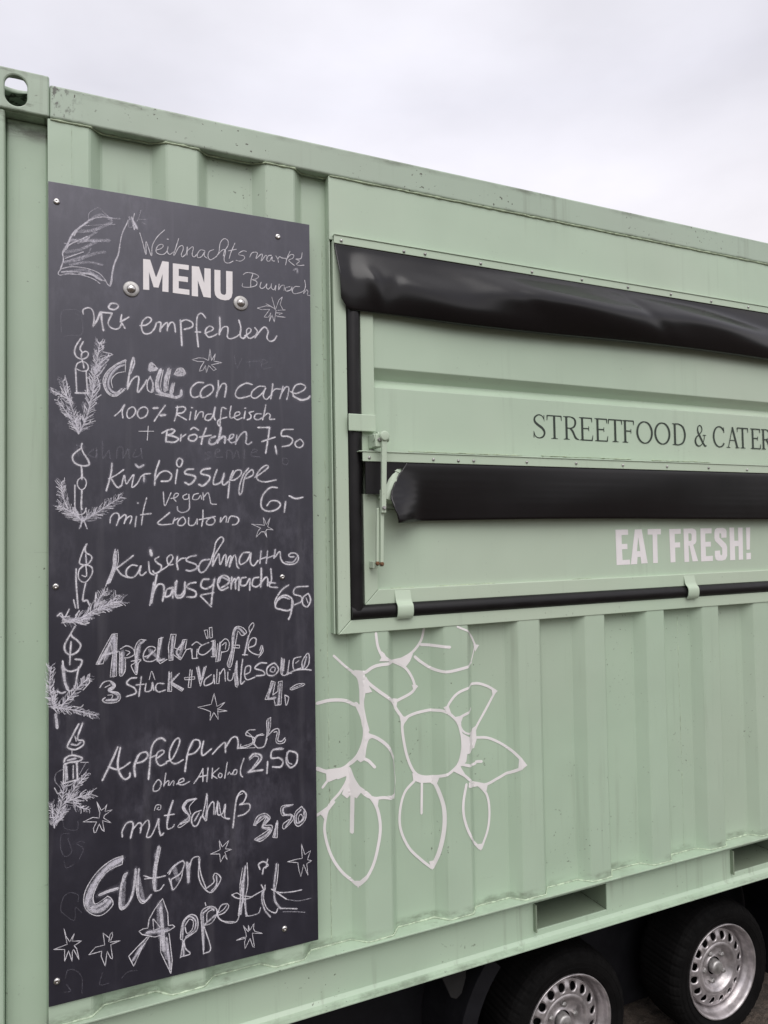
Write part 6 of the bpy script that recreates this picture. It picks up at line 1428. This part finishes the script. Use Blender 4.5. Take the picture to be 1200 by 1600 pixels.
RT = .262
def make_wheel(name):
    c = (0, 0, 0)
    dm = MB(); dm.lathe([(0, .066), (.138, .066), (.144, .085), (.144, .15), (0, .15)], c, 40)
    root = dm.build(name, BLACK, TR)
    # tyre: rounded sidewall, shoulder blocks and tread
    t = MB(); n = 168
    prof = [(.178, .004), (.186, -.004), (.200, -.010), (.222, -.012), (.240, -.007), (.2525, .006), (.2590, .020), (.2615, .040), (.2620, .095), (.2615, .150), (.2590, .170), (.2525, .186), (.222, .205), (.186, .196), (.178, .188)]
    vs = []
    for j in range(n):
        g_ = 2*math.pi*j/n
        for i, (r, y) in enumerate(prof):
            rr = r
            if 4 <= i <= 11 and (j % 4) == 0: rr -= .0032
            if 7 <= i <= 9 and (j % 4) == 2: rr -= .0012
            vs.append((rr*math.cos(g_), y, rr*math.sin(g_)))
    k = len(prof)
    t.add(vs, [(j*k+i, ((j+1) % n)*k+i, ((j+1) % n)*k+i+1, j*k+i+1) for j in range(n) for i in range(k-1)], 0, False)
    for rr, yy in ((.2065, -.0116), (.228, -.0113)): t.lathe([(rr-.0012, yy+.001), (rr, yy-.0012), (rr+.0012, yy+.001)], c, 96)
    t.build('tyre', TYREM, root)
    rm = MB()
    rm.lathe([(.174, .012), (.1795, .004), (.1815, -.003), (.1810, -.0065), (.1775, -.0068), (.1735, -.003), (.1705, .006), (.1690, .016), (.1655, .024), (.1600, .030), (.1580, .040), (.1555, .062), (.1490, .062), (.1482, .036), (.1476, .033)], c, 96)
    # disc with a ring of oval holes
    NH = 16; ri, ro = .100, .1475
    def yd(r): return .021+.012*sm(.118, .1475, r)
    for h in range(NH):
        a0 = 2*math.pi*h/NH; da = math.pi/NH; hole = []; outer = []
        m_ = 32
        for q_ in range(m_):
            g_ = 2*math.pi*q_/m_; rr = .1240+.0150*math.sin(g_); aa = a0+math.cos(g_)*.0142/.1240
            hole.append((rr, aa)); dx, dy = math.cos(g_), math.sin(g_); tt = min(1/abs(dx) if abs(dx) > 1e-6 else 9, 1/abs(dy) if abs(dy) > 1e-6 else 9)
            outer.append((.5*(ri+ro)+.5*(ro-ri)*dy*tt, a0+da*dx*tt))
        def pt(rr, aa, dy=0.): return (rr*math.cos(aa), yd(rr)+dy, rr*math.sin(aa))
        mid = [((a_[0]+b_[0])/2, (a_[1]+b_[1])/2) for a_, b_ in zip(hole, outer)]
        lps = [outer, mid, hole]; vs = [pt(*p_) for lp in lps for p_ in lp]+[pt(*p_, .006) for p_ in hole]
        fs = []
        for l_ in range(3):
            for q_ in range(m_): j = (q_+1) % m_; fs.append((l_*m_+q_, l_*m_+j, (l_+1)*m_+j, (l_+1)*m_+q_))
        rm.add(vs, fs, 0, True)
    rm.lathe([(.100, .021), (.096, .0185), (.091, .0175), (.086, .020), (.080, .029), (.073, .042), (.064, .047), (.036, .047), (.034, .042)], c, 64)
    rm.build('rim', SILVER, root)
    hc = MB(); hc.lathe([(0, .018), (.020, .0185), (.0255, .0215), (.0275, .027), (.0280, .056)], c, 36); hc.build('hub_cap', GALV, root)
    for i in range(5):
        g_ = 2*math.pi*i/5+.5; x, z = .056*math.cos(g_), .056*math.sin(g_)
        nu = MB(); nu.lathe([(0, .030), (.0065, .031), (.0085, .034), (.0105, .035), (.0105, .056)], (x, 0, z), 6, smooth=False); nu.build('wheel_nut', GALV, root)
    return root
def place(o, loc, rot, rz):
    o.location = Vector(loc)-TR.location; o.rotation_euler = (0, rot, rz)
def copy_tree(o, parent):
    c_ = o.copy(); scene.collection.objects.link(c_); c_.parent = parent
    for k_ in list(o.children): copy_tree(k_, c_)
    return c_
# the first wheel is modelled about its own axle, so build it with the trailer at the origin
tl = TR.location.copy(); TR.location = (0, 0, 0)
wh = make_wheel('wheel'); TR.location = tl
w2 = copy_tree(wh, TR); w3 = copy_tree(wh, TR); w4 = copy_tree(wh, TR)
place(wh, (WX[0], WY, WZ), .3, 0); place(w2, (WX[1], WY, WZ), 1.05, 0)
place(w3, (WX[0], DEPTH-WY, WZ), .8, math.pi); place(w4, (WX[1], DEPTH-WY, WZ), .1, math.pi)
# mudguards: one tandem guard, its front end with a turned outer lip
def mudguard(y0, y1, lip):
    ro, ri = .455, .395; arc = [R(204-k_*(69/14)) for k_ in range(15)]
    outl = [(WX[0]+ro*math.cos(a_), min(.612, WZ+ro*math.sin(a_))) for a_ in arc]+[(WX[1]+ro*math.cos(math.pi-a_), min(.612, WZ+ro*math.sin(a_))) for a_ in arc[::-1]]
    inn = [(WX[0]+(ro-.004)*math.cos(a_), min(.608, WZ+(ro-.004)*math.sin(a_))) for a_ in arc]+[(WX[1]+(ro-.004)*math.cos(math.pi-a_), min(.608, WZ+(ro-.004)*math.sin(a_))) for a_ in arc[::-1]]
    m = MB(); m.prism_y(outl+inn[::-1], y0, y1)
    for sgn, cx in ((1, WX[0]), (-1, WX[1])):
        m.prism_y([(cx+sgn*ro*math.cos(a_), min(.612, WZ+ro*math.sin(a_))) for a_ in arc]+[(cx+sgn*ri*math.cos(a_), min(.600, WZ+ri*math.sin(a_))) for a_ in arc[::-1]], lip-.003, lip)
    return m.build('mudguard', PLASTIC, TR)
mudguard(.105, .36, .1045); mudguard(DEPTH-.36, DEPTH-.105, DEPTH-.1015)
for y_ in (.365, DEPTH-.369): MB().box(-.15, 5.0, y_, y_+.004, .05, .625).build('light_block_plate', PLASTIC, TR)  # added plates blocking light from the far side so the underbody stays dark
bk = MB(); bk.prism_y([(1.095, .618), (1.212, .618), (1.207, .545), (1.190, .500), (1.170, .487), (1.150, .497)], .095, .101)
bk.build('bracket', CHASSIS, TR, .002)
